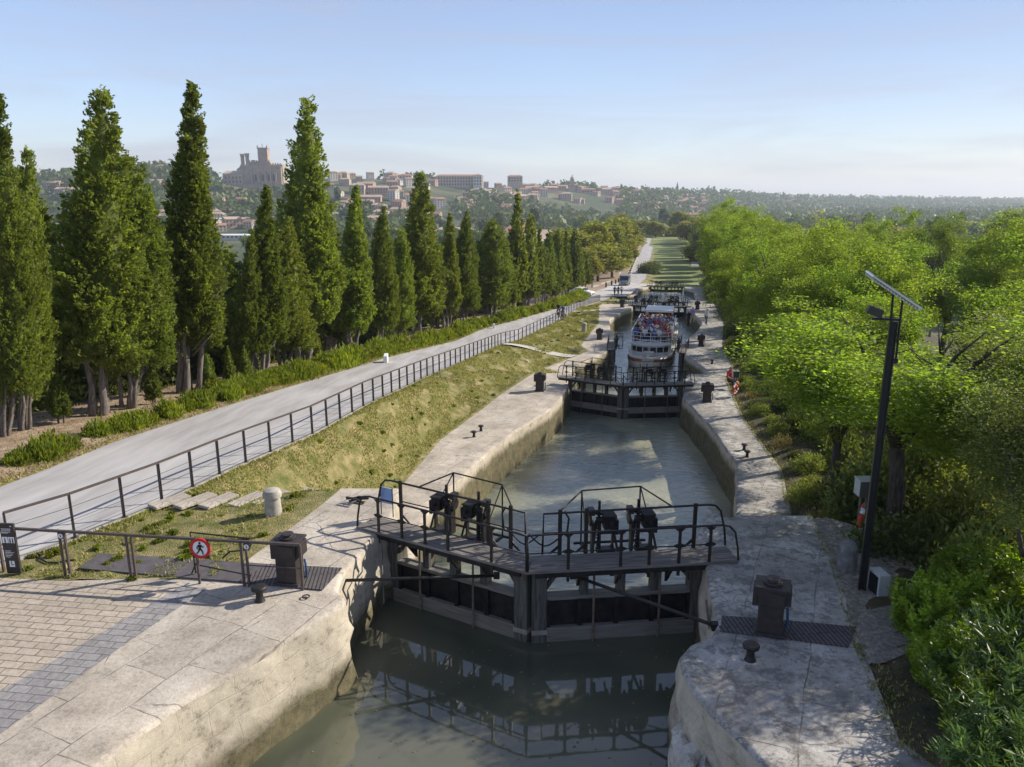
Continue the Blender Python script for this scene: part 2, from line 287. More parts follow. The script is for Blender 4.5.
# ------------------------------------------------------------------ mesh builder
class MB:
    def __init__(s): s.v = []; s.f = []; s.m = []; s.mats = []; s.uv = None
    def mi(s, m):
        if m is None: return 0
        if m not in s.mats: s.mats.append(m)
        return s.mats.index(m)
    def poly(s, pts, faces, m=None):
        o = len(s.v); s.v += [tuple(p) for p in pts]; k = s.mi(m)
        for f in faces: s.f.append(tuple(o+i for i in f)); s.m.append(k)
        return s
    def box(s, c, d, m=None, rot=None, taper=1.0):
        hx, hy, hz = d[0]/2, d[1]/2, d[2]/2
        P = [Vector((x*hx*(taper if z > 0 else 1), y*hy*(taper if z > 0 else 1), z*hz)) for z in (-1,1) for x, y in ((-1,-1),(1,-1),(1,1),(-1,1))]
        if rot is not None:
            M = rot if isinstance(rot, Matrix) else Matrix.Rotation(rot, 3, 'Z')
            P = [M @ p for p in P]
        c = Vector(c)
        return s.poly([p+c for p in P], [(3,2,1,0),(4,5,6,7),(0,1,5,4),(1,2,6,5),(2,3,7,6),(3,0,4,7)], m)
    def bar(s, a, b, w, h, m=None, up=(0,0,1)):
        a, b = Vector(a), Vector(b); d = b-a; L = d.length
        x = d.normalized(); u = Vector(up)
        if abs(x.dot(u)) > .98: u = Vector((0,1,0))
        y = u.cross(x).normalized(); z = x.cross(y)
        M = Matrix((x, y, z)).transposed()
        return s.box((a+b)/2, (L, w, h), m, M)
    def tube(s, pts, r, m=None, n=8, caps=True):
        pts = [Vector(p) for p in pts]; k = len(pts)
        rs = r if isinstance(r, (list, tuple)) else [r]*k
        V = []; prev = None
        for i, p in enumerate(pts):
            d = (pts[min(i+1, k-1)]-pts[max(i-1, 0)]).normalized()
            u = prev if prev is not None else (Vector((0,0,1)) if abs(d.z) < .9 else Vector((1,0,0)))
            x = (u - d*u.dot(d))
            if x.length < 1e-4: x = Vector((1,0,0)) - d*d.x
            x.normalize(); y = d.cross(x); prev = x
            for j in range(n):
                a = 2*math.pi*j/n; V.append(p+(x*math.cos(a)+y*math.sin(a))*rs[i])
        Fc = [(i*n+j, i*n+(j+1) % n, (i+1)*n+(j+1) % n, (i+1)*n+j) for i in range(k-1) for j in range(n)]
        if caps: Fc += [tuple(reversed(range(n))), tuple((k-1)*n+j for j in range(n))]
        return s.poly(V, Fc, m)
    def lathe(s, c, prof, m=None, n=16):
        c = Vector(c); V = [c+Vector((r*math.cos(2*math.pi*j/n), r*math.sin(2*math.pi*j/n), z)) for r, z in prof for j in range(n)]
        k = len(prof)
        Fc = [(i*n+j, i*n+(j+1) % n, (i+1)*n+(j+1) % n, (i+1)*n+j) for i in range(k-1) for j in range(n)]
        Fc += [tuple(reversed(range(n))), tuple((k-1)*n+j for j in range(n))]
        return s.poly(V, Fc, m)
    def prism(s, poly, z0, z1, m=None):
        k = len(poly)
        V = [(p[0], p[1], z0) for p in poly]+[(p[0], p[1], z1) for p in poly]
        return s.poly(V, [tuple(reversed(range(k))), tuple(range(k, 2*k))]+[(i, (i+1) % k, k+(i+1) % k, k+i) for i in range(k)], m)
    def extr(s, pts, off, m=None):        # planar polygon pts extruded by vector off
        k = len(pts); o = Vector(off); P = [Vector(p) for p in pts]
        return s.poly(P+[p+o for p in P], [tuple(reversed(range(k))), tuple(range(k, 2*k))]+[(i, (i+1) % k, k+(i+1) % k, k+i) for i in range(k)], m)
    def mesh(s, name, m=None, smooth=False):
        me = bpy.data.meshes.new(name); me.from_pydata(s.v, [], s.f)
        names = s.mats or [m]
        for x in names: me.materials.append(MATS[x or m])
        if s.mats: me.polygons.foreach_set('material_index', s.m)
        if smooth:
            me.polygons.foreach_set('use_smooth', [True]*len(me.polygons))
        me.update(); return me
    def build(s, name, m=None, parent=None, smooth=False, bevel=0, autos=False):
        me = s.mesh(name, m, smooth)
        import bmesh
        bm = bmesh.new(); bm.from_mesh(me); bmesh.ops.recalc_face_normals(bm, faces=bm.faces); bm.to_mesh(me); bm.free()
        if autos: me.shade_smooth(); me.set_sharp_from_angle(angle=R(35))
        o = bpy.data.objects.new(name, me); col.objects.link(o)
        if parent: o.parent = parent
        if bevel:
            b = o.modifiers.new('bevel', 'BEVEL'); b.width = bevel; b.segments = 2; b.limit_method = 'ANGLE'
        return o
def tag(o, label=None, cat=None, group=None, kind=None):
    if label: o['label'] = label
    if cat: o['category'] = cat
    if group: o['group'] = group
    if kind: o['kind'] = kind
    return o
def thing(name, label, cat, loc=(0,0,0), rz=0, group=None):
    o = bpy.data.objects.new(name, None); col.objects.link(o); o.empty_display_size = .2
    o.location = loc; o.rotation_euler = (0, 0, rz)
    return tag(o, label, cat, group)
def children(o): return list(o.children)
def copy_tree(o, parent=None, loc=None, rz=None, sc=None, label=None, group=None):
    c = o.copy(); col.objects.link(c)
    if parent: c.parent = parent
    if loc is not None: c.location = loc
    if rz is not None: c.rotation_euler = (0, 0, rz)
    if sc is not None: c.scale = sc if hasattr(sc, '__len__') else (sc, sc, sc)
    if label: c['label'] = label
    if group: c['group'] = group
    for ch in KIDS.get(o.name, []): copy_tree(ch, c)
    return c
KIDS = {}
def kids(o):                               # remember the parts of a finished thing for copying
    KIDS[o.name] = [x for x in bpy.data.objects if x.parent == o]
    for x in KIDS[o.name]: kids(x)
    return o
def structure(name, mesh_or_mb, m=None, smooth=False):
    if isinstance(mesh_or_mb, MB): mesh_or_mb = mesh_or_mb.mesh(name, m, smooth)
    o = bpy.data.objects.new(name, mesh_or_mb); col.objects.link(o); o['kind'] = 'structure'; return o
def npmesh(name, V, Fq, m, smooth=False, matidx=None, mats=None):
    me = bpy.data.meshes.new(name); nv, nf, k = len(V), len(Fq), Fq.shape[1]
    me.vertices.add(nv); me.vertices.foreach_set('co', np.ascontiguousarray(V, dtype=np.float32).ravel())
    me.loops.add(nf*k); me.loops.foreach_set('vertex_index', Fq.astype(np.int32).ravel())
    me.polygons.add(nf); me.polygons.foreach_set('loop_start', np.arange(0, nf*k, k, dtype=np.int32))
    me.polygons.foreach_set('loop_total', np.full(nf, k, dtype=np.int32))
    for x in (mats or [m]): me.materials.append(MATS[x])
    if matidx is not None: me.polygons.foreach_set('material_index', matidx.astype(np.int32))
    if smooth: me.polygons.foreach_set('use_smooth', np.ones(nf, dtype=bool))
    me.update(calc_edges=True); return me
def loft(rows, m, name, smooth=True, uv=None):
    """rows: list over stations of lists of 3D points"""
    V = np.array([[tuple(p) for p in r] for r in rows], dtype=float); a, b = V.shape[:2]
    idx = np.arange(a*b).reshape(a, b)
    Fq = np.stack([idx[:-1,:-1], idx[:-1,1:], idx[1:,1:], idx[1:,:-1]], -1).reshape(-1, 4)
    me = npmesh(name, V.reshape(-1, 3), Fq, m, smooth)
    if uv is not None:
        U = np.array(uv, dtype=np.float32).reshape(-1, 2)
        lay = me.uv_layers.new(name='UVMap'); lay.data.foreach_set('uv', U[Fq.ravel()].ravel())
    return me

# ------------------------------------------------------------------ setting: ground, road, quays
def poly_x(pts):
    pts = sorted(pts, key=lambda p: p[1]); return lerp([(p[1], p[0]) for p in pts])
def PX(l, z): return [tuple(at(a, b, z)) for a, b in l]
roadL = poly_x([(-13.0,-30),(-13.1,5),(-13.1,12)]+PX([(0,487),(120,440),(230,405),(385,358),(480,330),(560,308),(596,293)], zr)+[(22,160),(31,200),(38.5,240),(50,300),(70,400)])
roadR = poly_x([(-10.2,-30),(-10.2,11),(-9.92,13.2)]+PX([(60,545),(140,512),(228,470),(310,435),(380,398),(430,375),(500,345),(560,320),(600,301)], zr)+[(26.5,160),(35,200),(43,240),(54.5,300),(74,400)])
pathL = poly_x([(-5.35,12.75),(-4.9,14.2),(-4.35,16.2),(-4.1,17.3),(-4.3,18.5),(-4.7,22)]+PX([(408,478),(440,440),(500,395),(535,372)], zq)+[(4.6,55),(6.5,64),(6.2,67),(9.2,80),(11.0,95),(16.5,110),(18.5,122),(21,135),(24.5,152),(30,160),(38,200),(46,240),(58,300),(78,400)])
copL_pts = [(-13,-12),(-9.5,0),(-6.6,5.5),(-5.2,7.98),(-4.84,8.52),(-4.55,9.25),(-4.05,9.99),(-3.29,11.19),(-2.83,11.93),(-2.86,12.05),(-3.22,12.31),(-3.22,12.83),(-2.9,13.9),(-2.86,14.6),(-2.66,14.75),(-2.66,17.2),(-2.75,18.0),(-2.95,20.0),(-2.95,22.5),(-2.6,25)]
copL_pts += [p for p in (tuple(at(a, b, zq))[:2] for a, b in [(459,480),(489,451),(516,431),(545,413)])]
def ax(Y, off):
    f = Vector((axisx(Y+1)-axisx(Y-1), 2, 0)).normalized(); r = Vector((f.y, -f.x, 0))
    return (axisx(Y)+off*r.x, Y+off*r.y)
GY = [14.25, 42.2, 67, 94, 121, 153]       # the gates
copL_pts += [ax(38.5,-3.25), ax(45.5,-3.25), ax(49,-4.3), ax(54,-5.0), ax(58,-4.8), ax(63,-3.25), ax(70.5,-3.25), ax(75,-4.2), ax(81,-4.9), ax(87,-4.3), ax(91,-3.25), ax(98,-3.25), ax(103,-4.6), ax(109,-4.9), ax(114,-4.4), ax(118,-3.25), ax(125,-3.25), ax(130,-5.2), ax(146,-5.2), ax(150,-3.5), ax(157,-3.5), ax(162,-4)]
copR_pts = [(9,-12),(6.2,0),(4.0,5.5),(3.11,7.96),(2.75,8.93),(2.53,9.47),(2.55,10.3),(2.66,10.6),(3.3,10.85),(3.5,11.96),(3.62,12.8),(3.74,13.4),(3.78,14.6),(4.2,15.3),(4.6,15.9),(5.1,16.6),(5.9,18.2),(7.0,20.8),(7.75,23.5)]
copR_pts += [tuple(at(a, b, zq))[:2] for a, b in [(741,500),(737,464),(711,427),(692,407)]]
copR_pts += [ax(40.5,3.25), ax(45.5,3.25), ax(49,4.3), ax(54,5.0), ax(58,4.8), ax(63,3.25), ax(70.5,3.25), ax(75,4.2), ax(81,4.9), ax(87,4.3), ax(91,3.25), ax(98,3.25), ax(103,4.6), ax(109,4.9), ax(114,4.4), ax(118,3.25), ax(125,3.25), ax(130,5.2), ax(146,5.2), ax(150,3.5), ax(157,3.5), ax(162,4)]
outR = poly_x([(14,-12),(9,0),(6.3,5.5),(5.0,8.44),(5.5,10.73),(6.25,13.47),(6.62,15.6),(7.2,17.2),(8.0,19)]+[tuple(at(a, b, zq)) for a, b in [(805,500),(782,470),(745,420),(727,380)]]+[(ax(55,7.5)[0],55),(ax(67,6.8)[0],67),(ax(80,7.5)[0],80),(ax(95,7)[0],95),(ax(122,7)[0],122),(ax(152,8)[0],152),(ax(170,9)[0],170)])
def densify(pts, step, rag=0):
    out = []
    for (x0, y0), (x1, y1) in zip(pts, pts[1:]):
        n = max(1, int(math.hypot(x1-x0, y1-y0)/(step*(1+max(0, y0-40)/40))))
        for i in range(n): out.append((x0+(x1-x0)*i/n, y0+(y1-y0)*i/n))
    out.append(pts[-1]); return out
def quay(side, pts, outer, bed, wname):
    s = -1 if side == 'left' else 1
    P = densify(pts, .35)
    # soften the polyline a little, keep corners at the gates
    Q = []
    for i, p in enumerate(P):
        a, b = P[max(i-1,0)], P[min(i+1,len(P)-1)]
        Q.append(((p[0]*2+a[0]+b[0])/4, p[1]))
    top, wall, uvw = [], [], []; dist = 0
    for i, (x, y) in enumerate(Q):
        a, b = Q[max(i-1,0)], Q[min(i+1,len(Q)-1)]
        A_, B_ = Q[max(i-7,0)], Q[min(i+7,len(Q)-1)]
        t = Vector((B_[0]-A_[0], B_[1]-A_[1], 0)).normalized(); nrm = Vector((t.y, -t.x, 0))*s     # away from the water
        z = (zq if s < 0 else zqR)(y); wob = .025*math.sin(y*2.1+x)+.03*(rnd.random()-.5); w = wob if y < 45 else 0
        if i: dist += math.hypot(x-Q[i-1][0], y-Q[i-1][1])
        e = lambda d, dz: (x+nrm.x*d+nrm.x*w, y+nrm.y*d+nrm.y*w, z+dz)
        ox = outer(y); inner = e(.34, 0)
        if (ox-inner[0])*s < .15: ox = inner[0]+.15*s
        ncol = 8
        row = [(inner[0]+(ox-inner[0])*k/ncol, inner[1]+(y-inner[1])*k/ncol, z) for k in range(ncol, -1, -1)]
        row += [e(.09, -.002), e(.025, -.02), e(.0, -.075)]
        top.append(row if s < 0 else list(reversed(row)))
        rr = lambda k: (.05*(rnd.random()-.5)+(.045*math.sin(dist*5.3+k*2.1)+.035*math.sin(dist*11.7+k*3.7) if y < 17 else 0)) if (y < 30) else 0
        zb = bed(y); dep = [-.075, -.28, -.5, -.8, -1.15, -1.6]; dep = [d for d in dep if z+d > zb+.2]+[zb-z]
        while len(dep) < 7: dep.append(zb-z-.01*len(dep))
        wr = [e(rr(k)-.02*k if k else 0, d) for k, d in enumerate(dep)]
        wall.append(wr if s < 0 else list(reversed(wr)))
        sh = .35 if y > 17.5 else -.35
        u = [(dist, (-d+sh)) for d in dep]; uvw.append(u if s < 0 else list(reversed(u)))
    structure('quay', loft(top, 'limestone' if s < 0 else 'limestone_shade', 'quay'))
    structure('lock_wall', loft(wall, 'lock_wall', 'lock_wall', uv=uvw))
    return Q
bed = lerp([(17.2,-3.5),(17.8,-6.5),(41,-6.5),(43,-9),(94,-9),(95,-12),(200,-15)])
def outerL(Y):
    if Y < 12.7: return -13.2 if Y > -30 else -13
    return pathL(Y)
QL = quay('left', copL_pts, outerL, bed, 'left')
QR = quay('right', copR_pts, outR, bed, 'right')

def stations(a, b, s0, g=.03):
    out = [a]
    while out[-1] < b: out.append(out[-1]+s0*(1+max(0, out[-1]-20)*g))
    out[-1] = b; return out
S = stations(12.7, 420, .4)
# grass bank between the road and the quay
rows = []
for y in S:
    a, b = roadR(y)+.12, min(pathL(y)+.02, 400); za, zb = zr(y)-.02, zq(y)+.012
    if b < a+.2: b = a+.2
    row = []
    for k in range(15):
        t = k/14; bul = (4*t*(1-t))
        z = za+(zb-za)*(t*t*(3-2*t))
        z += bul*.10*math.sin(y*.9+t*5)*(.5+.5*math.sin(y*.33))*min(1, max(0, (y-17)/3))
        z += (rnd.random()-.5)*.05*bul
        row.append((a+(b-a)*t, y, z if 0 < k < 14 else (za, zb)[k == 14]))
    rows.append(row)
structure('grass_bank', loft(rows, 'grass_ground', 'grass_bank'))
BANK = rows
SR = stations(-30, 420, 1.0)
structure('road', loft([[(roadL(y)+(roadR(y)-roadL(y))*k/4, y, zr(y)+.02-(.015 if k in (0,4) else 0)) for k in range(5)] for y in SR], 'road', 'road'))
kb = MB()
structure('road_kerb', loft([[(roadR(y)-.02, y, zr(y)-.1), (roadR(y)-.02, y, zr(y)+.035), (roadR(y)+.14, y, zr(y)+.035), (roadR(y)+.14, y, zr(y)-.1)] for y in S], 'concrete', 'road_kerb', smooth=False))
# left bank under the cypresses, falling away to the valley
rows = []
for y in SR:
    x = roadL(y); z = zr(y)
    cols_ = [(x-.0,z), (x-.5,z+.02), (x-1.2,z+.08), (x-2.2,z+.12), (x-3.4,z+.05), (x-4.6,z+.1), (x-6,z+.0), (x-8,z-.2), (x-11,z-1.0), (x-16,z-3.0), (x-26,z-7), (x-45,z-13), (x-90,z-24), (x-140,-34)]
    rows.append([(a+(rnd.random()-.5)*.1*(k > 0), y, b+(rnd.random()-.5)*.09*(k > 0)) for k, (a, b) in reversed(list(enumerate(cols_)))])
structure('earth_bank', loft(rows, 'earth', 'earth_bank'))
# ground under the trees on the right
rows = []
for y in stations(-30, 420, .3, .05):
    x = outR(min(y, 170))+(axisx(y)-axisx(170) if y > 170 else 0); z0 = zqR(y); z = zfl(y)
    cols_ = [(x-.4,z0-.03), (x+.03,z0-.006), (x+.4,z0+(z-z0)*.35+.02), (x+1.2,z0+(z-z0)*.8+.05), (x+2.5,z-.05), (x+4.5,z-.2), (x+8,z-.5), (x+13,z-1.4), (x+22,z-4), (x+40,z-9), (x+80,z-20), (x+130,-34)]
    rows.append([(a+(rnd.random()-.5)*.10*(k > 1), y, b+(rnd.random()-.5)*.08*(k > 1)) for k, (a, b) in enumerate(cols_)])
structure('woodland_floor', loft(rows, 'wood_floor', 'woodland_floor'))
# waters
def water(name, Y0, Y1, z, m):
    r = []
    for y in stations(Y0, Y1, 1.2, .01):
        c = axisx(y); w = 14 if Y0 < 0 else 7.3
        r.append([(c+w*(k/6-.5)*2 if not (Y0 > 0) else c+w*(k/6-.5)*2, y, z) for k in range(7)])
    structure(name, loft(r, m, name))
water('upper_pool_water', -14, 15.2, -1.6, 'water_calm')
water('lock_water', 15.2, 43.4, -5.3, 'water_ripple')
water('lock_water', 43.4, 95.2, -7.8, 'water_ripple')
water('lock_water', 95.2, 122, -9.6, 'water_ripple')
water('lock_water', 122, 154, -11.4, 'water_ripple')
# sills closing each drop under the gates
b_ = MB()
for gy, zt, zb in ((15.2,-1.75,-6), (43.2,-5.5,-9), (95,-7.9,-11), (122,-9.7,-13), (154,-11.5,-15)):
    b_.box((axisx(gy), gy, (zt+zb)/2), (9, .5, zt-zb), None, R(-11.5))
structure('lock_sill', b_, 'old_stone')
# flat ground beyond the last gate: lawns and track
structure('lawn', loft([[(axisx(y)-9+k*3.2, y, -13.9+.0*k) for k in range(7)] for y in stations(157, 430, 5, 0)], 'lawn', 'lawn'))
structure('plaza', loft([[(a+(b-a)*k/3, y, max(zr(y), zq(y) if y > 150 else -99)+.03) for k in range(4)] for y, a, b in [(128,15,19.2),(134,14.5,21),(140,14,22.5),(146,14.5,24),(152,16,25.8),(158,19,29.5),(166,23,32)]], 'plaza', 'plaza'))
structure('path', loft([[(roadL(y)-4+k*2, y, zr(y)+.06) for k in range(3)] for y in stations(150, 300, 5, 0)], 'plaza', 'path'))
structure('path', loft([[(axisx(y)+12-(400-y)*.03+k*2.2, y, -13.8) for k in range(3)] for y in stations(240, 420, 8, 0)], 'plaza', 'path'))
for (Ya, Yb) in ((60.8, 61.9), (89.5, 90.8)):
    structure('crossing_path', loft([[(roadR(y)+.2+(pathL(y)+.1-roadR(y)-.2)*k/14, y, (zr(y)-.02)+(zq(y)-zr(y))*((k/14)**2*(3-2*k/14))+.10) for k in range(15)] for y in stations(Ya, Yb, .5, 0)], 'plaza', 'crossing_path'))
structure('gravel', loft([[(outR(y)-.02+(1.5*math.sin((y-10)/5.4*3.14)**.5)*k/5, y, .03+.03*rnd.random()*(k > 0)-.01*(k == 0)) for k in range(6)] for y in stations(10.05, 15.35, .25, 0)], 'gravel', 'gravel'))

# near terrace paving
def flat(name, pxs, z, m):
    P = [at(a, b, 0) for a, b in pxs]
    mb = MB(); mb.poly([(p.x, p.y, z) for p in P], [tuple(range(len(P)))]); return structure(name, mb, m)
flat('paving', [(-420,562),(0,578),(190,588),(176,600),(-420,1000)], .004, 'setts')
flat('paving_border', [(178,588),(208,588),(120,648),(-10,742),(-420,1120),(-420,1000),(0,692),(90,640)], .008, 'blue_setts')
# stepping slabs in the grass (each one lies loose)
slabs = [(400,355,430,355)]
def slab(p0, p1, w, zf, label, h=.07):
    a, b = at(*p0, zf), at(*p1, zf); mb = MB(); c = (a+b)/2
    rr = thing
    o = MB().bar(a-c+Vector((0,0,.02)), b-c+Vector((0,0,.02)), w, h).build('stone_slab', 'limestone', bevel=.012)
    o.location = c; return tag(o, label, 'slab', 'stone slabs laid in the grass by the near railing')
zbk = lambda Y: (zr(Y)+zq(Y))/2 if Y > 17.5 else -.12
ords = ['nearest the road railing','second from the road railing','third from the road railing','just left of the stone bollard','behind the stone bollard','nearest the quay']
for k, (p0, p1) in enumerate([((152,508),(187,496)),((177,508),(213,495)),((203,508),(234,495)),((232,507),(262,494)),((257,506),(286,492)),((284,505),(312,490))]):
    slab(p0, p1, .36, zbk, 'pale stone slab in the grass strip, '+ords[k])

# far terrain: valley floor, town hill, horizon
skyl = lerp([(-900,186),(-200,180),(0,180),(60,176),(140,172),(200,171),(225,184),(262,190),(290,186),(310,179),(340,178),(400,180),(450,186),(500,188),(560,189),(600,191),(650,195),(700,194),(760,198),(820,200),(900,201),(1024,202),(1300,202),(1900,203)])
rid = lerp([(-900,1400),(0,1300),(300,1150),(420,1250),(520,1400),(650,1700),(800,2600),(1024,3600),(1900,4200)])
def terr(X, Y):
    r = math.hypot(X, Y)
    base = -27
    if Y < 60: return base+(-6 if r < 200 else 0)
    px = 512+F*X/(Y*CP+30*SP)
    px = max(-900, min(1900, px))
    rr = rid(px); d = Y
    ztop = H+slope(skyl(px))*rr
    t = (d/rr-.62)/.38
    if r < 330: base -= (330-r)*.03
    if t <= 0: return base
    if t < 1: return base+(ztop-base)*(t*t*(3-2*t))**.8
    return ztop-(d-rr)*.012
rad = [60]
while rad[-1] < 7500: rad.append(rad[-1]*1.055)
NA = 240; rows = []
for r in rad:
    row = []
    for k in range(NA+1):
        a = 2*math.pi*k/NA; x, y = r*math.sin(a), r*math.cos(a); row.append((x, y, terr(x, y)))
    rows.append(row)
structure('valley_terrain', loft(rows, 'plain', 'valley_terrain'))
# ------------------------------------------------------------------ vegetation
def quads(C, A, B):
    """leaf quads: centres C, half axes A, B"""
    n = len(C); V = np.empty((n, 4, 3))
    V[:,0] = C-A; V[:,1] = C-B; V[:,2] = C+A; V[:,3] = C+B
    return V.reshape(-1, 3), np.arange(n*4).reshape(n, 4)
def unit(v): return v/np.maximum(np.linalg.norm(v, axis=1, keepdims=True), 1e-9)
def rdir(g, n): return unit(g.normal(size=(n, 3)))
def leaves(g, cen, per, rad, size, asp=.5, squash=(1,1,1), up=0., out=None):
    """per leaves round each clump centre; up biases the leaf axis upwards, out = outward dirs"""
    n = len(cen)*per
    c = np.repeat(cen, per, axis=0)
    rr = rad if np.isscalar(rad) else np.repeat(rad, per)[:,None]
    off = rdir(g, n)*(g.random((n,1))**.45)*rr*np.array(squash)
    p = c+off
    a = unit(rdir(g, n)+np.array([0,0,up])+(unit(off)*.8))
    b = unit(np.cross(a, rdir(g, n)))
    s = size*(.6+.8*g.random((n,1)))
    return p, a*s, b*s*asp
def crown_blob(g, n, rx, rz, cz, lobes, flat_=.0, thin=.5, spread=.55):
    """clump centres spread through an uneven crown made of several overlapping lobes"""
    L = []
    for k in range(lobes):
        d = rdir(g, 1)[0]; d[2] = d[2]*.8
        q = spread*(.6+.4*g.random()); L.append((np.array([d[0]*rx*q, d[1]*rx*q, cz+d[2]*rz*q]), (.30+.34*g.random() if spread < .7 else .24+.26*g.random())))
    pts = []
    while len(pts) < n:
        c, s = L[g.integers(len(L))]
        d = rdir(g, 1)[0]*(g.random()**.35 if g.random() > thin else g.random()**.8)
        pts.append(c+d*np.array([rx*s, rx*s, rz*s]))
    return np.array(pts)
def mk_tree(name, mesh_crown, trunk_mb, bark, label, cat='tree'):
    t = thing(name, label, cat)
    c = bpy.data.objects.new('crown', mesh_crown); col.objects.link(c); c.parent = t
    if trunk_mb: trunk_mb.build('trunk', bark, t, smooth=True)
    return kids(t)
# --- cypresses
def cyp_profile(kind):
    if kind == 0: return [(.14,.25),(.2,.62),(.3,.95),(.42,1.0),(.55,.85),(.7,.6),(.85,.36),(.95,.17),(1,.03)]
    if kind == 1: return [(.12,.3),(.2,.7),(.32,1.0),(.45,.88),(.6,.62),(.75,.42),(.9,.2),(1,.02)]
    if kind == 2: return [(.1,.4),(.2,.85),(.35,1.0),(.55,.95),(.75,.72),(.9,.42),(.97,.22),(1,.05)]
    return [(.08,.35),(.15,.8),(.3,1.0),(.5,.9),(.7,.62),(.88,.3),(1,.03)]
def cyp_mesh(g, kind, tufts, per, size, lead=1, name='cypress_crown', aspect=.15, lo=.23):
    pr = cyp_profile(kind); hs = [a for a, b in pr]; rs = [b for a, b in pr]
    HT, RD = 12.0, 12.0*aspect
    leaders = [(0,0,1.0,.78)]
    for k in range(lead+1):
        a = 6.28*k/(lead+1)+g.random(); leaders.append((math.cos(a)*RD*.55, math.sin(a)*RD*.55, .48+.40*g.random(), .5))
    C = []; D = []
    tot = sum(l[2]*l[3] for l in leaders)
    for lx, ly, lh, lr in leaders:
        n = int(tufts*lh*lr/tot)
        h = g.random(n*3)*(1-lo)+lo
        w = np.interp(h, hs, rs); keep = g.random(n*3) < np.maximum(w, .2); h = h[keep][:n]; n = len(h)
        w = np.interp(h, hs, rs); a = g.random(n)*6.2832
        lump = 1+.17*np.sin(a*3+h*17+lx*3)+.15*np.sin(a*5-h*33+ly)+.08*g.normal(size=n)
        z = h*HT*lh+ (0 if lh == 1 else .06*HT)
        r = w*RD*lr*lump*(.82+.25*g.random(n)**.5)
        C.append(np.stack([lx*(1-.5*h)+r*np.cos(a), ly*(1-.5*h)+r*np.sin(a), z+g.normal(size=n)*.1], 1))
        D.append(np.stack([np.cos(a), np.sin(a), np.full(n, .9)], 1))
    C = np.concatenate(C); D = unit(np.concatenate(D))
    n = len(C); N = n*per
    big = (.6+.8*g.random(n))
    t = g.random((N,1))**.7; c = np.repeat(C, per, 0); d = np.repeat(D, per, 0); bg = np.repeat(big, per)[:,None]
    p = c+d*(t-.4)*.30*bg+rdir(g, N)*(.15*bg)*(1.1-t*.7)
    ax_ = unit(d+rdir(g, N)*.75); b = unit(np.cross(ax_, rdir(g, N)))
    s = size*(.6+.8*g.random((N,1)))
    V1, F1 = quads(p, ax_*s, b*s*.5)
    # inner mass of old foliage so that the crown is not see-through
    core = []
    for lx, ly, lh, lr in leaders:
        rws = [(lx*(1-.5*h)+math.cos(2*math.pi*k/10)*RD*lr*np.interp(h, hs, rs)*.74*(1+.12*math.sin(k*2.3+h*20)), ly*(1-.5*h)+math.sin(2*math.pi*k/10)*RD*lr*np.interp(h, hs, rs)*.74, h*HT*lh*.98+(0 if lh == 1 else .06*HT)) for h in np.linspace(.27, .97, 22) for k in range(10)]
        o = sum(len(c_[0]) for c_ in core); i = np.arange(220).reshape(22, 10)
        q = np.stack([i[:-1], np.roll(i, -1, 1)[:-1], np.roll(i, -1, 1)[1:], i[1:]], -1).reshape(-1, 4)
        core.append((np.array(rws), q+o))
    V2 = np.concatenate([c_[0] for c_ in core]); F2 = np.concatenate([c_[1] for c_ in core])
    V = np.concatenate([V1, V2]); Fq = np.concatenate([F1, F2+len(V1)])
    return npmesh(name, V, Fq, 'cypress_leaf')
def cyp_trunk(g, stems, h=5.0, r=.2, n=8):
    mb = MB()
    for k in range(stems):
        a = 6.28*k/stems+g.random(); d = .22 if stems > 1 else 0
        p = []; rr = []
        lean = (g.random()*.5+.2)*(1 if stems > 1 else .3)
        for i in range(7):
            t = i/6
            p.append((math.cos(a)*(d+lean*t)+.06*math.sin(i*2+k), math.sin(a)*(d+lean*t)+.06*math.cos(i*1.7+k), -.3+t*h)); rr.append(r*(1.35 if i == 0 else 1.05-.75*t)*(.7+.5*g.random() if i else 1.1))
        mb.tube(p, rr, None, n)
    for k in range(10):          # dead lower branches
        a = g.random()*6.28; z = 1.5+g.random()*2.5
        mb.tube([(math.cos(a)*.25, math.sin(a)*.25, z), (math.cos(a)*.8, math.sin(a)*.8, z+.5), (math.cos(a+.2)*1.2, math.sin(a+.2)*1.2, z+1.1)], [.035,.022,.01], None, 5)
    return mb
g = np.random.default_rng(3)
CYP = []
for i, (kind, lead, asp, st) in enumerate([(0,4,.135,3),(1,2,.11,3),(2,3,.14,4),(3,3,.16,2)]):
    t = mk_tree('cypress_tree', cyp_mesh(g, kind, 3400, 24, .066, lead, aspect=asp), cyp_trunk(g, st+1, r=.125), 'bark', 'x'); CYP.append((t, asp))
CYPF = []
for i, (kind, lead, asp) in enumerate([(1,2,.12),(3,2,.13),(2,2,.14)]):
    t = mk_tree('cypress_tree', cyp_mesh(g, kind, 900, 16, .14, lead, aspect=asp), cyp_trunk(g, 2, r=.22, n=6), 'bark', 'x'); CYPF.append((t, asp))
used = set()
def place(proto, loc, rz, sc, label, group=None):
    if not hasattr(sc, '__len__'): sc = (sc, sc, sc)
    if proto.name not in used:
        used.add(proto.name); proto.location = loc; proto.rotation_euler = (0,0,rz); proto.scale = sc; proto['label'] = label
        if group: proto['group'] = group
        return proto
    return copy_tree(proto, None, loc, rz, sc, label, group)
zl = lambda Y: zr(Y)+.02
CG = 'row of cypress trees along the left of the road'
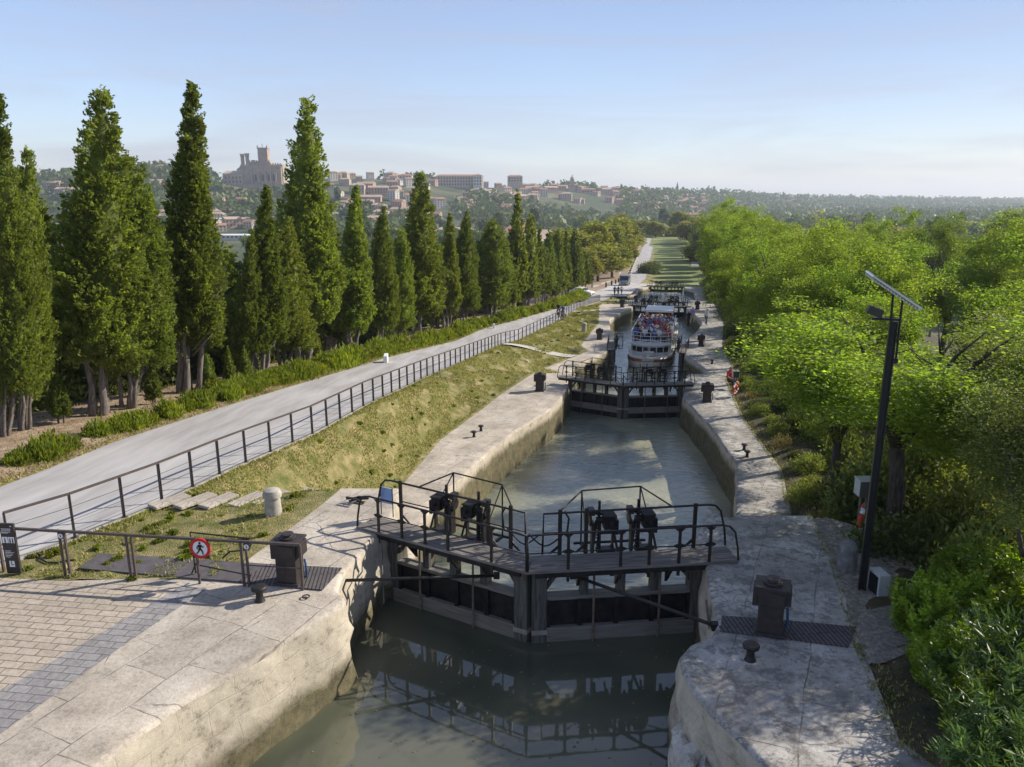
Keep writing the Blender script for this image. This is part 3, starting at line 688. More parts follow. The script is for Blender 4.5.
def cyp(px, pyb, pyt, wpx, k, label, far=False, dy=0, pxt=None):
    b = at(px, pyb, zl); Y = b.y+dy; x = b.x if not dy else xat(px, Y, zl(Y)); z = zl(Y)-.1-dy*.06
    h = (H+slope(pyt)*Y)-z
    t, asp = (CYPF if far else CYP)[k]
    d = Y*CP-(-H)*SP; w = wpx*(Y*CP+4*SP)/F/2
    sxy = w/(12*asp*1.10)
    o = place(t, (x, Y, z), 0, (sxy, sxy, h/12.0*.975), label, CG)
    xt = xat(px+4 if pxt is None else pxt, Y, z+h)      # the whole row leans a little with the prevailing wind
    o.rotation_euler = (Matrix.Rotation(math.atan2(xt-x, h), 3, 'Y') @ Matrix.Rotation(rnd.random()*6.28, 3, 'Z')).to_euler()
    return o
cyp(4,438,150,66,2,'bright green cypress cut by the left edge of the photo, bare trunk at the verge')
cyp(24,431,138,58,0,'cypress just right of the one cut by the left edge, with a slim twin top')
cyp(-6,425,84,70,1,'tallest cypress at the far left, dark, behind the two bright ones',dy=2.5)
cyp(98,415,78,106,0,'broad cypress with several grey trunks and a blunt tall top, left of the photo')
cyp(129,409,150,84,2,'cypress with a wide low crown leaning on the right of the broad multi-trunk one')
cyp(188,394,78,76,1,'tall slender pointed cypress standing alone left of the cathedral')
cyp(262,378,183,52,1,'small pointed cypress in front of the cathedral')
cyp(248,380,226,40,3,'short bushy cypress with a ragged top below the cathedral')
cyp(284,372,214,66,3,'low bright bushy cypress with bare twisted trunks right of the cathedral')
cyp(304,367,91,78,0,'tallest central cypress, dark and pointed, right of the cathedral')
cyp(352,357,184,48,1,'cypress of middle height just right of the tallest central one')
cyp(380,350,204,38,3,'narrow cypress between the middle-height one and the next tall one')
cyp(398,346,225,34,2,'short dark cypress tucked at the left of the tall one by the white road stone')
cyp(417,342,168,58,0,'tall cypress near the white road stone, the highest of the receding row')
cyp(446,331,212,32,1,'narrow cypress right after the highest of the receding row')
cyp(463,327,209,36,3,'cypress with a double tip in the middle of the receding row')
cyp(490,320,217,48,2,'rounded dark cypress in the middle of the receding row')
seq = [(514,190,30),(503,250,30),(527,212,24),(536,225,20),(546,226,20),(555,228,20),(563,229,18),(571,226,22),(540,245,26),(557,246,24),(575,236,20),(583,250,18)]
for i, (px, yt, w) in enumerate(seq):
    yb = 314-(px-500)*.27
    cyp(px, yb, yt, w, i % 3, 'the pointed cypress that stands out highest near the end of the receding row' if i == 0 else 'slim cypress in the dense far end of the row along the road', True)
for i, (px, yb, yt, w) in enumerate([(40,420,190,60),(150,400,205,60),(225,385,235,50),(330,362,215,56),(435,335,238,40),(475,325,232,36),(60,415,250,50),(505,316,238,36),(525,308,240,32),(548,302,243,30),(566,296,245,30)]):
    cyp(px, yb, yt+8, w, i % 3, 'dark cypress standing behind the front row of cypresses', True, dy=4.5)
# saplings
for i, (px, yb, h) in enumerate([(62,425,2.4),(155,405,2.0),(210,392,1.9),(231,388,2.1),(247,384,2.0),(318,366,2.0)]):
    b = at(px, yb, zl); t, asp = CYPF[i % 3]
    place(t, (b.x, b.y, b.z-.12), i, (h/12*1.3, h/12*1.3, h/12), 'young knee-to-head-high cypress sapling planted between the big trunks', 'cypress saplings between the big trunks')
# --- broadleaf trees
def branchy(g, h, r, spread, nb=7, n=8, fork=.35):
    mb = MB()
    lean = (g.random(2)-.5)*.5
    mb.tube([(0,0,-.3),(0,0,.05),(lean[0]*.3,lean[1]*.3,h*.2),(lean[0],lean[1],h*fork)], [r*1.5,r*1.15,r*.95,r*.8], None, n+2)
    for k in range(nb):
        a = 6.28*k/nb+g.random()*.6; e = spread*(.5+.4*g.random()); zt = h*(.55+.25*g.random())
        p0 = Vector((lean[0], lean[1], h*fork*(.92+.1*g.random())))
        p3 = Vector((math.cos(a)*e, math.sin(a)*e, zt)); p1 = p0.lerp(p3, .35)+Vector((0,0,h*.05)); p2 = p0.lerp(p3, .7)+Vector((.2*(g.random()-.5), .2*(g.random()-.5), h*.04))
        mb.tube([p0-Vector((0,0,.1)), p1, p2, p3], [r*.5, r*.34, r*.2, r*.06], None, n-2)
        for q in range(3):
            b0 = p1.lerp(p2, g.random()); d = Vector(rdir(g, 1)[0]); d.z = abs(d.z)
            mb.tube([b0, b0+d*spread*.25, b0+d*spread*.45+Vector((0,0,.2))], [r*.16, r*.1, r*.03], None, 4)
    return mb
def robinia_crown(g, clumps, per, size, rx, rz, cz, m='robinia_leaf', lobes=9, sq=(1,1,.45), rad=.55, spread=.55):
    C = crown_blob(g, clumps, rx, rz, cz, lobes, spread=spread)
    p, a, b = leaves(g, C, per, rad*(.6+.8*g.random(len(C))), size, .5, sq)
    a[:,2] *= .45
    V, Fq = quads(p, a, b); return npmesh('tree_crown', V, Fq, m)
g = np.random.default_rng(5)
ROB = [mk_tree('robinia_tree', robinia_crown(g, 300, 230, .044, 2.9, 2.9, 5.1, lobes=14, rad=.55, sq=(1,1,.5), spread=.78), branchy(g, 8, .16, 2.2), 'bark_dark', 'x') for k in range(3)]
AIR = [mk_tree('elm_tree', robinia_crown(g, 420, 130, .034, 2.2, 2.5, 4.6, m='olive_leaf', lobes=12, sq=(.9,.9,.8), rad=.5), branchy(g, 7.5, .11, 1.8, nb=5, fork=.18), 'bark', 'x') for k in range(2)]
g = np.random.default_rng(8)
ROUND = [mk_tree('broadleaf_tree', robinia_crown(g, 300, 42, .24, 3.5, 3.7, 5.0, m=mm, lobes=9, sq=(1,1,.8), rad=.9), branchy(g, 8, .2, 2.4, n=6), 'bark_dark', 'x') for mm in ('plane_leaf','plane_leaf','olive_leaf','far_leaf')]
LG = 'trees filling the right bank above the locks'
def tree_at(protos, i, X, Y, z, top, w, label, group=LG, hh=8.0, rr=3.1):
    t = protos[i % len(protos)]; h = (top-z)/hh
    return place(t, (X, Y, z), rnd.random()*6.28, (w/rr, w/rr, h), label, group)
tree_at(ROB, 0, at(885,528,-.3).x+.0, 15.2, -.35, 5.6, 3.5, 'robinia with a stout brown trunk just behind the solar lamp')
tree_at(ROB, 1, at(828,502,-3.1).x+.1, at(828,502,-3.1).y, -3.5, 3.9, 2.9, 'small robinia with a forked trunk left of the solar lamp post')
tree_at(AIR, 0, 8.7, 11.7, -.4, 5.6, 2.5, 'loose grey-stemmed elm with thin foliage at the right edge of the photo')
tree_at(AIR, 1, 9.8, 3.6, -.3, 6.4, 3.4, 'loose elm standing just outside the right edge of the photo', 'elms just outside the right edge of the photo')
tree_at(AIR, 1, 10.9, 14.9, -.9, 5.7, 3.2, 'elm with yellowing tips behind the grey-stemmed one at the right edge')
row1 = [(25,2.9,8.0),(31,3.2,8.6),(37.5,3.1,9.2),(44,3.5,9.8),(51,3.5,10.2),(58,3.8,10.8),(64,3.9,11),(71,4,11.5),(78,4.2,12.2),(86,4.4,13),(94,4.6,13.6),(103,4.8,14.3),(113,5,15),(124,5.2,16),(137,5.4,17),(150,5.6,18)]
for i, (Y, w, h) in enumerate(row1):
    if Y == 25: Y = 29
    X = outR(Y)+w*(.95 if Y < 40 else .75 if Y < 60 else .5)-.1; z = zq(Y)-.3-(.8 if Y > 60 else 0)
    tree_at(ROB, i, X, Y, z, zq_old(Y)-.3+h*1.0, w, 'bright green robinia in the row leaning over the quay at the right')
for i, (Y, dx, w, h) in enumerate([(20,6.2,3.2,8.0),(25,8.5,3.4,8.7),(23,13,3.5,9),(31,9.5,3.8,9.6),(30,15,3.9,10.5),(38,10,3.9,10.3),(37,17,4.2,11.6),(45,10,4,10.4),(46,18,4.6,12.5),(55,10.5,4.2,10.6),(56,19,4.8,13),(66,11,4.4,11),(68,20,5,14),(79,11,4.8,11.5),(82,21,5.2,15),(94,12,5,12),(99,22,5.4,16),(111,12,5,12.5),(128,13,5.4,13),(150,13,5.6,14),(18,11,3.2,8.0),(28,21,4.2,12.6),(40,25,4.8,14.5),(52,29,5.2,17),(66,33,5.6,19),(24,28,4.4,15),(34,33,4.8,17.5)]):
    if dx < 11 and 28 < Y < 60 and i % 2: continue
    X = outR(Y)+dx; z = zfl(Y)-.5-max(0, dx-8)*.24; zo = zq_old(Y)-.5-max(0, dx-8)*.24
    tree_at(ROB, i, X, Y, z, zo+h*(1.06 if Y > 30 else .95), w, 'green tree in the dense wood behind the quayside row at the right')
# planes and poplars at the foot of the flight
for i, (px, Y, yt, w) in enumerate([(560,175,232,5),(578,185,228,6.5),(592,200,224,7),(604,215,221,7.5),(612,235,219,8),(620,255,221,8),(625,280,224,8),(598,180,243,6),(586,165,250,5),(612,200,245,6),(624,230,240,5)]):
    z = zr(Y)-.5; X = xat(px, Y, z); top = H+slope(yt)*Y
    tree_at(ROUND[0:2], i, X, Y, z, top, w*1.1, 'yellow-green plane tree on the left where the road meets the lower canal', 'plane trees beside the lower road', rr=3.9)
for i, (px, Y, yt, w) in enumerate([(655,420,222,11),(672,430,226,11),(690,360,220,13),(712,330,222,13),(735,300,219,14),(700,260,240,11),(725,235,232,12),(752,215,236,11),(640,470,219,12),(622,500,214,12),(776,260,228,12),(800,230,232,10),(680,480,212,14),(715,250,245,9)]):
    z = -16 if Y > 240 else -15; X = xat(px, Y, z); top = H+slope(yt)*Y
    tree_at([ROUND[0], ROUND[2], ROUND[1]], i, X, Y, z, top, w*.75, 'large olive-green tree beside the lower canal beyond the last gate', 'large trees around the lower canal', rr=3.9)
for i in range(22):
    Y = 165+i*11; X = axisx(Y)+11+rnd.uniform(-.5,1.5); tree_at([ROUND[0], ROUND[3], ROUND[2]], i, X, Y, -14.2, -14.2+10+rnd.random()*3, 4.6, 'tree in the row along the right side of the lower lawns', 'trees beside the lower lawns', rr=3.9)
ROUNDBUSH = []
for (px, Y, h, w) in ((648,215,4.5,3.4),(653,230,3.5,3)):
    ROUNDBUSH.append((px, Y, h, w)); continue
    place(ROUND[3], (xat(px, Y, -14), Y, -14), 1, (w/3.9, w/3.9, h/8), 'round dark green shrub-like tree at the lawn edge beside the lower road', 'round trees at the lawn edge')
for i in range(34):
    px = 770+i*8.2+rnd.uniform(-6,6); Y = rnd.uniform(190, 420); X = xat(px, Y, -22); z = terr(X, Y)-.5; top = H+slope(rnd.uniform(222, 247))*Y
    tree_at([ROUND[2], ROUND[3], ROUND[0]], i, X, Y, z, top, rnd.uniform(6,9.5), 'large rounded tree on the flat land beyond the right-hand wood', 'large trees beyond the right-hand wood', rr=3.9)
for px, yt, w in ((1003,212,11),(938,224,6),(865,228,5)):
    Y = 330; X = xat(px, Y, -22); tree_at([ROUND[3]], 0, X, Y, terr(X, Y)-.5, H+slope(yt)*Y, w, 'dark evergreen tree standing out above the others beyond the right-hand wood', 'dark evergreens beyond the right-hand wood', rr=3.9)
# --- bushes
def bush_mesh(g, n, per, size, m, r=.45, hz=.5, up=1.0, asp=.3, rad=.22):
    C = rdir(g, n)*(g.random((n,1))**.5)*np.array([r,r,hz*.55]); C[:,2] = np.abs(C[:,2])*1.4+.06
    p, a, b = leaves(g, C, per, rad, size, asp, (1,1,1), up); p[:,2] = np.abs(p[:,2])
    V, Fq = quads(p, a, b); return npmesh('bush', V, Fq, m)
BUSH = []
for k in range(3):
    me = bush_mesh(g, 70, 26, .07, 'bush_leaf', up=1.4)
    o = bpy.data.objects.new('verge_bush', me); col.objects.link(o); tag(o, 'x', 'bush'); kids(o); BUSH.append(o)
VG = 'low bushes in the verge along the left edge of the road'
def pick(l, i, loc, rz, sc, label, group): return place(l[i % len(l)], loc, rz, sc, label, group)
i = 0; y = 16.0
while y < 128:
    x = roadL(y); step = .62 if y < 30 else .62+.02*(y-30)
    if not (math.sin(y*1.7) > .82 and y < 36):
        s = .7+.5*rnd.random(); s *= 1.0+.010*(y-16)+(0.25 if y > 36 else 0)
        pick(BUSH, i, (x-.75-.35*rnd.random(), y, zr(y)), rnd.random()*6, (s, s, s*(1.0+.25*rnd.random())), 'low bright green bush in the verge row along the left edge of the road', VG)
        i += 1
    y += step
for k in range(16):
    yy = 33+k*.7; pick(BUSH, k, (roadL(yy)-1.9-.4*rnd.random(), yy, zr(yy)), k, (1.25,1.25,1.15), 'low green bush in the clump behind the white road stone', 'bushes clumped behind the white road stone')
def shrubs(name, m, size, n, per, r, hz, up, asp, cat='shrub', rad=.3):
    me = bush_mesh(g, n, per, size, m, r, hz, up, asp, rad)
    o = bpy.data.objects.new(name, me); col.objects.link(o); tag(o, 'x', cat); kids(o); return o
US = [shrubs('undergrowth_shrub', 'dark_leaf', .055, 120, 62, .9, 1.2, .4, .5, rad=.4), shrubs('undergrowth_shrub', 'olive_leaf', .055, 110, 62, .9, 1.3, .5, .4, rad=.4), shrubs('dry_shrub', 'dry_leaf', .09, 60, 24, .8, .8, .8, .2, rad=.4)]
for (px, Y, h, w) in ROUNDBUSH: place(US[0], (xat(px, Y, -14), Y, -14.2), 1, (w/1.05, w/1.05, h/1.45), 'round dark green bush at the lawn edge beside the lower road', 'round bushes at the lawn edge')
i = 0; y = 17
while y < 100:
    for dx in (7.2, 9.5, 12):
        x = roadL(y)-dx-rnd.random()*1.5; s = 1.2+rnd.random()*1.1
        pick(US, rnd.choice((0,0,1,1,2)), (x, y+rnd.random(), zr(y)-.25-(dx-7)*.28), rnd.random()*6, (s,s,s*1.1), 'scrub bush in the tangle behind the cypress trunks', 'scrub behind the cypress trunks'); i += 1
    y += 1.9+.03*y
y = 18.6; i = 0
while y < 158:
    x = outR(y)+.7+rnd.random()*.4; s = .45+.35*rnd.random()+.008*max(0, y-45); x += .008*max(0, y-45)
    pick(US, (1,1,0,2,1)[i % 5], (x, y, zq(y)-.1), rnd.random()*6, (s,s,s), 'ragged roadside weed bush along the outer edge of the right quay', 'weed bushes along the right quay edge'); i += 1
    x2 = outR(y)+2.2+rnd.random()*1.5; s = .9+.5*rnd.random()+.016*max(0, y-45)
    pick(US, rnd.choice((0,1,1)), (x2, y+.5, zfl(y)-.2), rnd.random()*6, (s,s,s), 'dark undergrowth bush beneath the trees of the right bank', 'undergrowth beneath the right-bank trees')
    y += 1.1+.018*y
for k, (X, Y, s) in enumerate([(8.6,12.6,1.1),(7.6,13.9,.95),(9.6,14.8,1.3),(8.4,16.2,1.2),(10.4,11.4,.9),(11.8,12.8,1.0),(9.9,17.6,1.5),(12.5,10.8,.9),(13.5,14.5,1.8),(11.5,19.5,1.8),(8.3,9.9,1.0)]):
    pick(US, (1,0)[k % 2], (X, Y, -.5), k, (s,s,s*1.1), 'dark undergrowth bush beneath the trees of the right bank', 'undergrowth beneath the right-bank trees')
# privet: upright leafy shoots
def shoots(g, n, r, h, per, size, m, asp=.55, lean=.35, inner=0):
    P = []; A = []; B = []
    for k in range(n):
        a = g.random()*6.28; q = r*math.sqrt(g.random()); base = np.array([math.cos(a)*q*.75, math.sin(a)*q*.75, 0]); hh = h*(.55+.45*g.random())*(1-.45*(q/r)**2)
        tip = base+np.array([math.cos(a)*lean*q/r*h*.6, math.sin(a)*lean*q/r*h*.6, hh])
        t = g.random((per,1))**.75
        p = base+(tip-base)*t+rdir(g, per)*.07
        o = rdir(g, per); o[:,2] = np.abs(o[:,2])*.8+.3; a_ = unit(o); b_ = unit(np.cross(a_, rdir(g, per)))
        s = size*(.6+.7*g.random((per,1))); P.append(p+a_*s*.8); A.append(a_*s); B.append(b_*s*asp)
    V, Fq = quads(np.concatenate(P), np.concatenate(A), np.concatenate(B)); return npmesh('bush', V, Fq, m)
g = np.random.default_rng(21)
PRIV = []
for k in range(2):
    o = bpy.data.objects.new('privet_shrub', shoots(g, 210, 1.0, 2.3, 150, .05, 'privet_leaf')); col.objects.link(o); tag(o, 'x', 'shrub'); kids(o); PRIV.append(o)
for k, (X, Y, s, lab) in enumerate([(7.0,10.75,.82,'bright green privet bush nearest the metal plate on the right quay'),(8.15,11.75,.8,'bright green privet bush next to the white box of the lamp'),(6.55,9.5,.7,'privet bush spilling over the edge of the right quay'),(8.0,10.3,1.0,'tall bright green privet bush in the middle of the right bank clump'),(9.3,11.3,1.0,'privet bush at the foot of the grey-stemmed elm'),(6.3,8.5,.62,'low dusty privet at the bottom right beside the slabs')]):
    pick(PRIV, k, (X, Y, -.15), k*1.3, (s,s,s*.72), lab, 'privet bushes on the right bank')
OLE = []
for k in range(2):
    o = bpy.data.objects.new('oleander_shrub', shoots(g, 150, 1.0, 2.2, 120, .085, 'oleander_leaf', asp=.16, lean=.6)); col.objects.link(o); tag(o, 'x', 'shrub'); kids(o); OLE.append(o)
for k, (X, Y, s, lab) in enumerate([(7.0,8.5,1.05,'oleander bush with long narrow leaves in the bottom right corner'),(8.2,9.0,1.1,'oleander bush at the right edge behind the corner one'),(6.2,7.2,.9,'lowest oleander bush cut by the bottom edge of the photo'),(7.6,7.4,1.0,'oleander bush cut by the right bottom corner')]):
    pick(OLE, k, (X, Y, -.2), k*2., (s,s,s*.82), lab, 'oleander bushes at the bottom right')
# --- grass blades on the bank
B3 = np.array(BANK); Ys = B3[:,0,1]
def blades(name, n, f_uv, hh, label, m='grass_blade'):
    P = []
    for k in range(n):
        p = f_uv(k)
        if p is not None: P.append(p)
    P = np.array(P); n = len(P)
    sz = hh*(.5+rng.random((n,1)))*(1+np.maximum(0, P[:,1:2]-25)*.02)
    up = unit(np.stack([rng.normal(size=n)*.5, rng.normal(size=n)*.5, np.ones(n)], 1)); b = unit(np.cross(up, rdir(rng, n)))
    V = np.empty((n,3,3)); V[:,0] = P-b*sz*.22; V[:,1] = P+b*sz*.22; V[:,2] = P+up*sz
    o = bpy.data.objects.new(name, npmesh(name, V.reshape(-1,3), np.arange(n*3).reshape(n,3), m)); col.objects.link(o)
    tag(o, label, 'grass', kind='stuff'); return o
def bank_pt(k):
    t = rnd.random()**1.7; y = 12.8+t*85; j = int(np.searchsorted(Ys, y))-1
    j = max(0, min(len(Ys)-2, j)); u = rnd.random()*13.4; c = int(u); q = u-c
    dens = math.sin(y*1.3+u*.7)+math.sin(y*.47-u*1.1)+math.sin(y*2.9+u*2)*.6
    if y < 17: dens -= .6
    if y < 14.4 and rnd.random() < .8: return None
    if dens < -.2+rnd.random()*.8-.9: return None
    a = B3[j,c]*(1-q)+B3[j,c+1]*q; b = B3[j+1,c]*(1-q)+B3[j+1,c+1]*q; v = (y-Ys[j])/(Ys[j+1]-Ys[j]); p = a*(1-v)+b*v
    if 14.3 < p[1] < 16.6 and -7.5 < p[0] < -4.3: 
        if rnd.random() < .6: return None
    return p
blades('grass', 110000, bank_pt, .062, 'short half-dry grass covering the bank between road and quay')
def verge_pt(k):
    y = 14+rnd.random()**1.5*60; x = roadL(y)-.05-rnd.random()**1.3*6; return np.array((x, y, zr(y)+.06))
blades('dry_grass', 16000, verge_pt, .07, 'sparse dry grass on the earth under the cypresses', 'dry_leaf')
def rq_pt(k):
    y = 6+rnd.random()**1.3*60; x = outR(y)+rnd.random()**1.5*2.6-.12; t = min(1, max(0, (x-outR(y))/1.2)); return np.array((x, y, zqR(y)+(zfl(y)-zqR(y))*t*.8-.01))
blades('grass', 22000, rq_pt, .065, 'unmown grass along the outer edge of the right quay')
g = np.random.default_rng(31)
WEED = []
for k in range(2):
    o = bpy.data.objects.new('weed', bush_mesh(g, 14, 16, .045, 'bush_leaf', .14, .1, .6, .5, rad=.1)); col.objects.link(o); tag(o, 'x', 'weed'); kids(o); WEED.append(o)
for k in range(60):
    y = 13.2+rnd.random()*4.2; x = roadR(y)+.4+(pathL(y)-roadR(y)-.6)*rnd.random(); s = .3+.45*rnd.random()
    pick(WEED, k, (x, y, zr(y)-.02), k, (s,s,s), 'small leafy weed in the bare ground between the railings', 'weeds in the bare ground by the near railing')
ez = []
def edge_pt(k):
    y = 13.6+rnd.random()**1.6*70; s_ = rnd.random() < .5
    x = (roadR(y)+.16+abs(rnd.gauss(0,.06))) if s_ else (roadL(y)+.05-abs(rnd.gauss(0,.25)))
    if s_: return np.array((x, y, zr(y)-.01))
    return np.array((x, y, zr(y)+.03))
blades('grass', 9000, edge_pt, .08, 'short grass creeping over both edges of the road')
def scum_pt():
    P = []
    for k in range(230):
        y = rnd.uniform(7, 13.2); x = axisx(y)+rnd.uniform(-3, 3); P.append((x, y, -1.592))
    P = np.array(P); n = len(P); a = rng.random((n,1))*6.28; A = np.concatenate([np.cos(a), np.sin(a), np.zeros((n,1))], 1)*(.012+.02*rng.random((n,1))); B = np.stack([-A[:,1], A[:,0], A[:,2]], 1)*.5
    V, Fq = quads(P, A, B); o = bpy.data.objects.new('floating_leaves', npmesh('floating_leaves', V, Fq, 'dry_leaf')); col.objects.link(o); tag(o, 'scattered dry leaves floating on the nearest pool', 'leaves', kind='stuff')
scum_pt()
for k in range(120):
    j = rnd.randrange(int(len(Ys)*.62)); c = rnd.randrange(1,14); p = B3[j,c]; s = .35+.4*rnd.random()*(1+p[1]/60)
    pick(WEED, k, tuple(p+np.array((0,0,-.02))), k, (s,s,s*.8), 'leafy weed tuft scattered over the grass bank beyond the stepping slabs', 'weed tufts on the grass bank')
# --- valley trees, one by one, then the far woods
g = np.random.default_rng(41)
def lowcrown(g, clumps, per, size, rx, rz, cz, m):
    C = crown_blob(g, clumps, rx, rz, cz, 7); p, a, b = leaves(g, C, per, 1.4, size, .7, (1,1,.8)); V, Fq = quads(p, a, b); return npmesh('tree_crown', V, Fq, m)
FAR = []
for nm, m, rx, rz, cz in (('valley_tree','far_leaf',4.2,3.6,5.5),('valley_tree','olive_leaf',4.5,3.8,5.6),('valley_tree','far_leaf',3.6,4.6,6.0),('poplar_tree','far_leaf',1.6,6.5,7.5)):
    o = bpy.data.objects.new(nm, lowcrown(g, 90, 16, .62, rx, rz, cz, m)); col.objects.link(o); tag(o, 'x', 'tree'); kids(o); FAR.append(o)
n = 0
while n < 285:
    px = -60+rnd.random()*1180; Y = 240+rnd.random()**1.4*700
    X = xat(px, Y, -27)
    if abs(X-axisx(min(Y, 450))) < 20 and Y < 470: continue
    if px < 600 and 380 < Y < 560 and rnd.random() < .75: continue
    if 195 < px < 262: continue
    s = 1.0+rnd.random()*1.1; k = rnd.choice((0,0,1,1,2,3))
    place(FAR[k], (X, Y, terr(X, Y)-.8), rnd.random()*6, (s,s,s*(.9+.3*rnd.random())), 'tall narrow tree scattered over the valley floor' if k == 3 else 'broad tree scattered over the valley floor between locks and town', 'poplars over the valley floor' if k == 3 else 'trees over the valley floor'); n += 1
def woods(name, pts, per, size, rxy, rz, m, label):
    P = np.array(pts); n = len(P); sc = P[:,3]
    N = n*per; c = np.repeat(P[:,:3], per, 0); s = np.repeat(sc, per)[:,None]
    d = rdir(g, N); d[:,2] = np.abs(d[:,2]); lump = 1+.25*np.sin(d[:,:1]*7+c[:,:1])*np.cos(d[:,1:2]*6)
    p = c+d*np.array([rxy,rxy,rz])*s*lump*(.85+.2*g.random((N,1))); a = unit(rdir(g, N)+d*.2); b = unit(np.cross(a, rdir(g, N)))
    q = size*s*(.6+.7*g.random((N,1))); V, Fq = quads(p, a*q, b*q*.8)
    o = bpy.data.objects.new(name, npmesh(name, V, Fq, m)); col.objects.link(o); tag(o, label, 'wood', kind='stuff')
pts = []
while len(pts) < 5200:
    px = -80+rnd.random()*1220; rr = rid(px); Y = 480+rnd.random()**1.3*(rr*1.02-480); X = xat(px, Y, -20); t = Y/rr
    dens = .5+.5*math.sin(X*.012+1)*math.sin(Y*.011+X*.004)
    if 300 < px < 620 and t > .64 and dens > .42: continue
    if px < 300 and t > .64 and dens > .85: continue
    if px > 620: dens = 0.2
    if 222 < px < 300 and t > .88: continue
    if 200 < px < 262 and t < .68: continue
    if px < 560 and t < .66 and dens > .55: continue
    pts.append((X, Y, terr(X, Y)-1, .8+.7*rnd.random()+Y/3000))
woods('distant_wood', pts, 26, 1.9, 6.0, 8.5, 'far_leaf', 'dark woods and tree belts covering the far plain and the hillside below the town')
# ------------------------------------------------------------------ lock gates
GL = math.hypot(3.25, 1.05); TH = math.atan(1.05/3.25)
def gate_leaf(s, label):
    t = thing('lock_gate', label, 'lock gate')
    L = GL; y = lambda v: v*s
    def pt(a, b, c): return (a, y(b), c)
    d = MB()
    for k in range(5):                                  # planks of the footway, mitred where the leaves meet
        y0, y1 = -.34+k*.125, -.34+k*.125+.118; e = lambda v: L+.02-v*math.tan(TH)-.01
        x0 = -.58+.05*rnd.random()
        z = .004*k % .007
        P = [(x0, y(y0)), (e(y0), y(y0)), (e(y1), y(y1)), (x0, y(y1))]
        d.prism(P if s > 0 else P[::-1], -.055+z, z)
    d.build('footway', 'grey_wood', t)
    f = MB()                                            # bearers beneath the footway
    f.bar(pt(-.5,-.29,-.11), pt(L-.05,-.29,-.11), .07, .1); f.bar(pt(-.6,.2,-.11), pt(L-.2,.2,-.11), .07, .1)
    for x in (.5, 1.2, 1.9, 2.6): f.bar(pt(x,-.31,-.17), pt(x,.3,-.17), .08, .05)
    for x in (.75, 1.75, 2.5): f.extr([pt(x-.03,-.02,-.17), pt(x-.03,-.30,-.17), pt(x-.03,-.02,-.52)], (.06,0,0))
    f.build('footway_bearer', 'black_steel', t)
    pn = MB(); pn.box(pt(L/2,.12,-2.05), (L-.5,.16,2.5))
    for x in (.28, 1.0, 1.72, 2.44, L-.34):
        pn.box(pt(x, .005, -1.4), (.09, .07, 1.2))
        for q in range(6): pn.box(pt(x, -.035, -.88-.1*q), (.03,.014,.03))
    for x in np.arange(.35, L-.4, .13): pn.box(pt(float(x), .03, -.86), (.028,.02,.028)); pn.box(pt(float(x), .03, -1.33), (.028,.02,.028))
    pn.build('gate_panel', 'black_steel', t)
    tr = MB(); tr.box(pt(L/2,.11,-.775), (L-.46,.24,.08)); tr.build('top_rail', 'wet_wood', t, bevel=.012)
    bb = MB(); bb.box(pt(L/2-.02,.06,-1.54), (L-.3,.26,.34)); bb.build('bottom_beam', 'wet_wood', t, bevel=.02)
    hp = MB(); hp.box(pt(.12,.12,-1.7), (.26,.34,3.1)); hp.build('heel_post', 'post_wood', t, bevel=.03)
    mp = MB(); mp.box(pt(L-.17,.08,-1.7), (.29,.34,3.15)); mp.build('mitre_post', 'post_wood', t, bevel=.02)
    band = MB(); band.box(pt(L-.17,.08,-1.44), (.30,.35,.10)); band.build('post_band', 'concrete', t)
    for x in (.95, 1.62, 2.35): MB().box(pt(x,.12,-.43), (.15,.2,.62)).build('gate_stile', 'post_wood', t)
    MB().bar(pt(.2,.1,-.6), pt(.5,.1,-.18), .1, .07).build('brace', 'post_wood', t); MB().bar(pt(L-.3,.1,-.6), pt(L-.6,.1,-.18), .1, .07).build('brace', 'post_wood', t)
    # upstream handrail
    rl = MB(); r = .021; Y = -.32
    top = [pt(-.56,Y,.0), pt(-.53,Y,.25), pt(-.46,Y,.58), pt(-.34,Y,.71), pt(-.2,Y,.74), pt(L*.5,Y,.73), pt(L-.1,Y,.72), pt(L+.10,Y,.71)]
    rl.tube(top, r, None, 8); rl.tube([pt(L+.10,Y,.71), pt(L+.12,Y,.35), pt(L+.12,Y,.0)], r, None, 8)
    rl.tube([pt(.0,Y,.36), pt(L+.1,Y,.35)], .013, None, 6)
    rl.build('handrail', 'dark_metal', t, smooth=True)
    for x in (.02, .62, 1.2, 1.75, 2.75):
        p = MB(); p.box(pt(x,Y,.24), (.055,.03,.98)); 
        for sx in (-1, 1):
            p.extr([pt(x,Y-.006,.30), pt(x+sx*.11,Y-.006,.345), pt(x+sx*.11,Y-.006,.375), pt(x,Y-.006,.42)], (0,y(.012),0))
            p.extr([pt(x,Y-.006,.62), pt(x,Y-.006,.71), pt(x+sx*.10,Y-.006,.71)], (0,y(.012),0))
        p.build('rail_post', 'dark_metal', t)
    # downstream handrail, higher
    r2 = MB(); Y = .34
    r2.tube([pt(-.56,Y,.0), pt(-.52,Y,.35), pt(-.42,Y,.74), pt(-.30,Y,.86), pt(-.15,Y,.88), pt(L*.5,Y,.86), pt(L-.30,Y,.84), pt(L-.28,Y,.0)], .023, None, 8)
    r2.tube([pt(.15,Y,.46), pt(1.0,Y,.46)], .014, None, 6); r2.tube([pt(2.2,Y,.44), pt(L-.3,Y,.44)], .014, None, 6)
    r2.build('handrail', 'dark_metal', t, smooth=True)
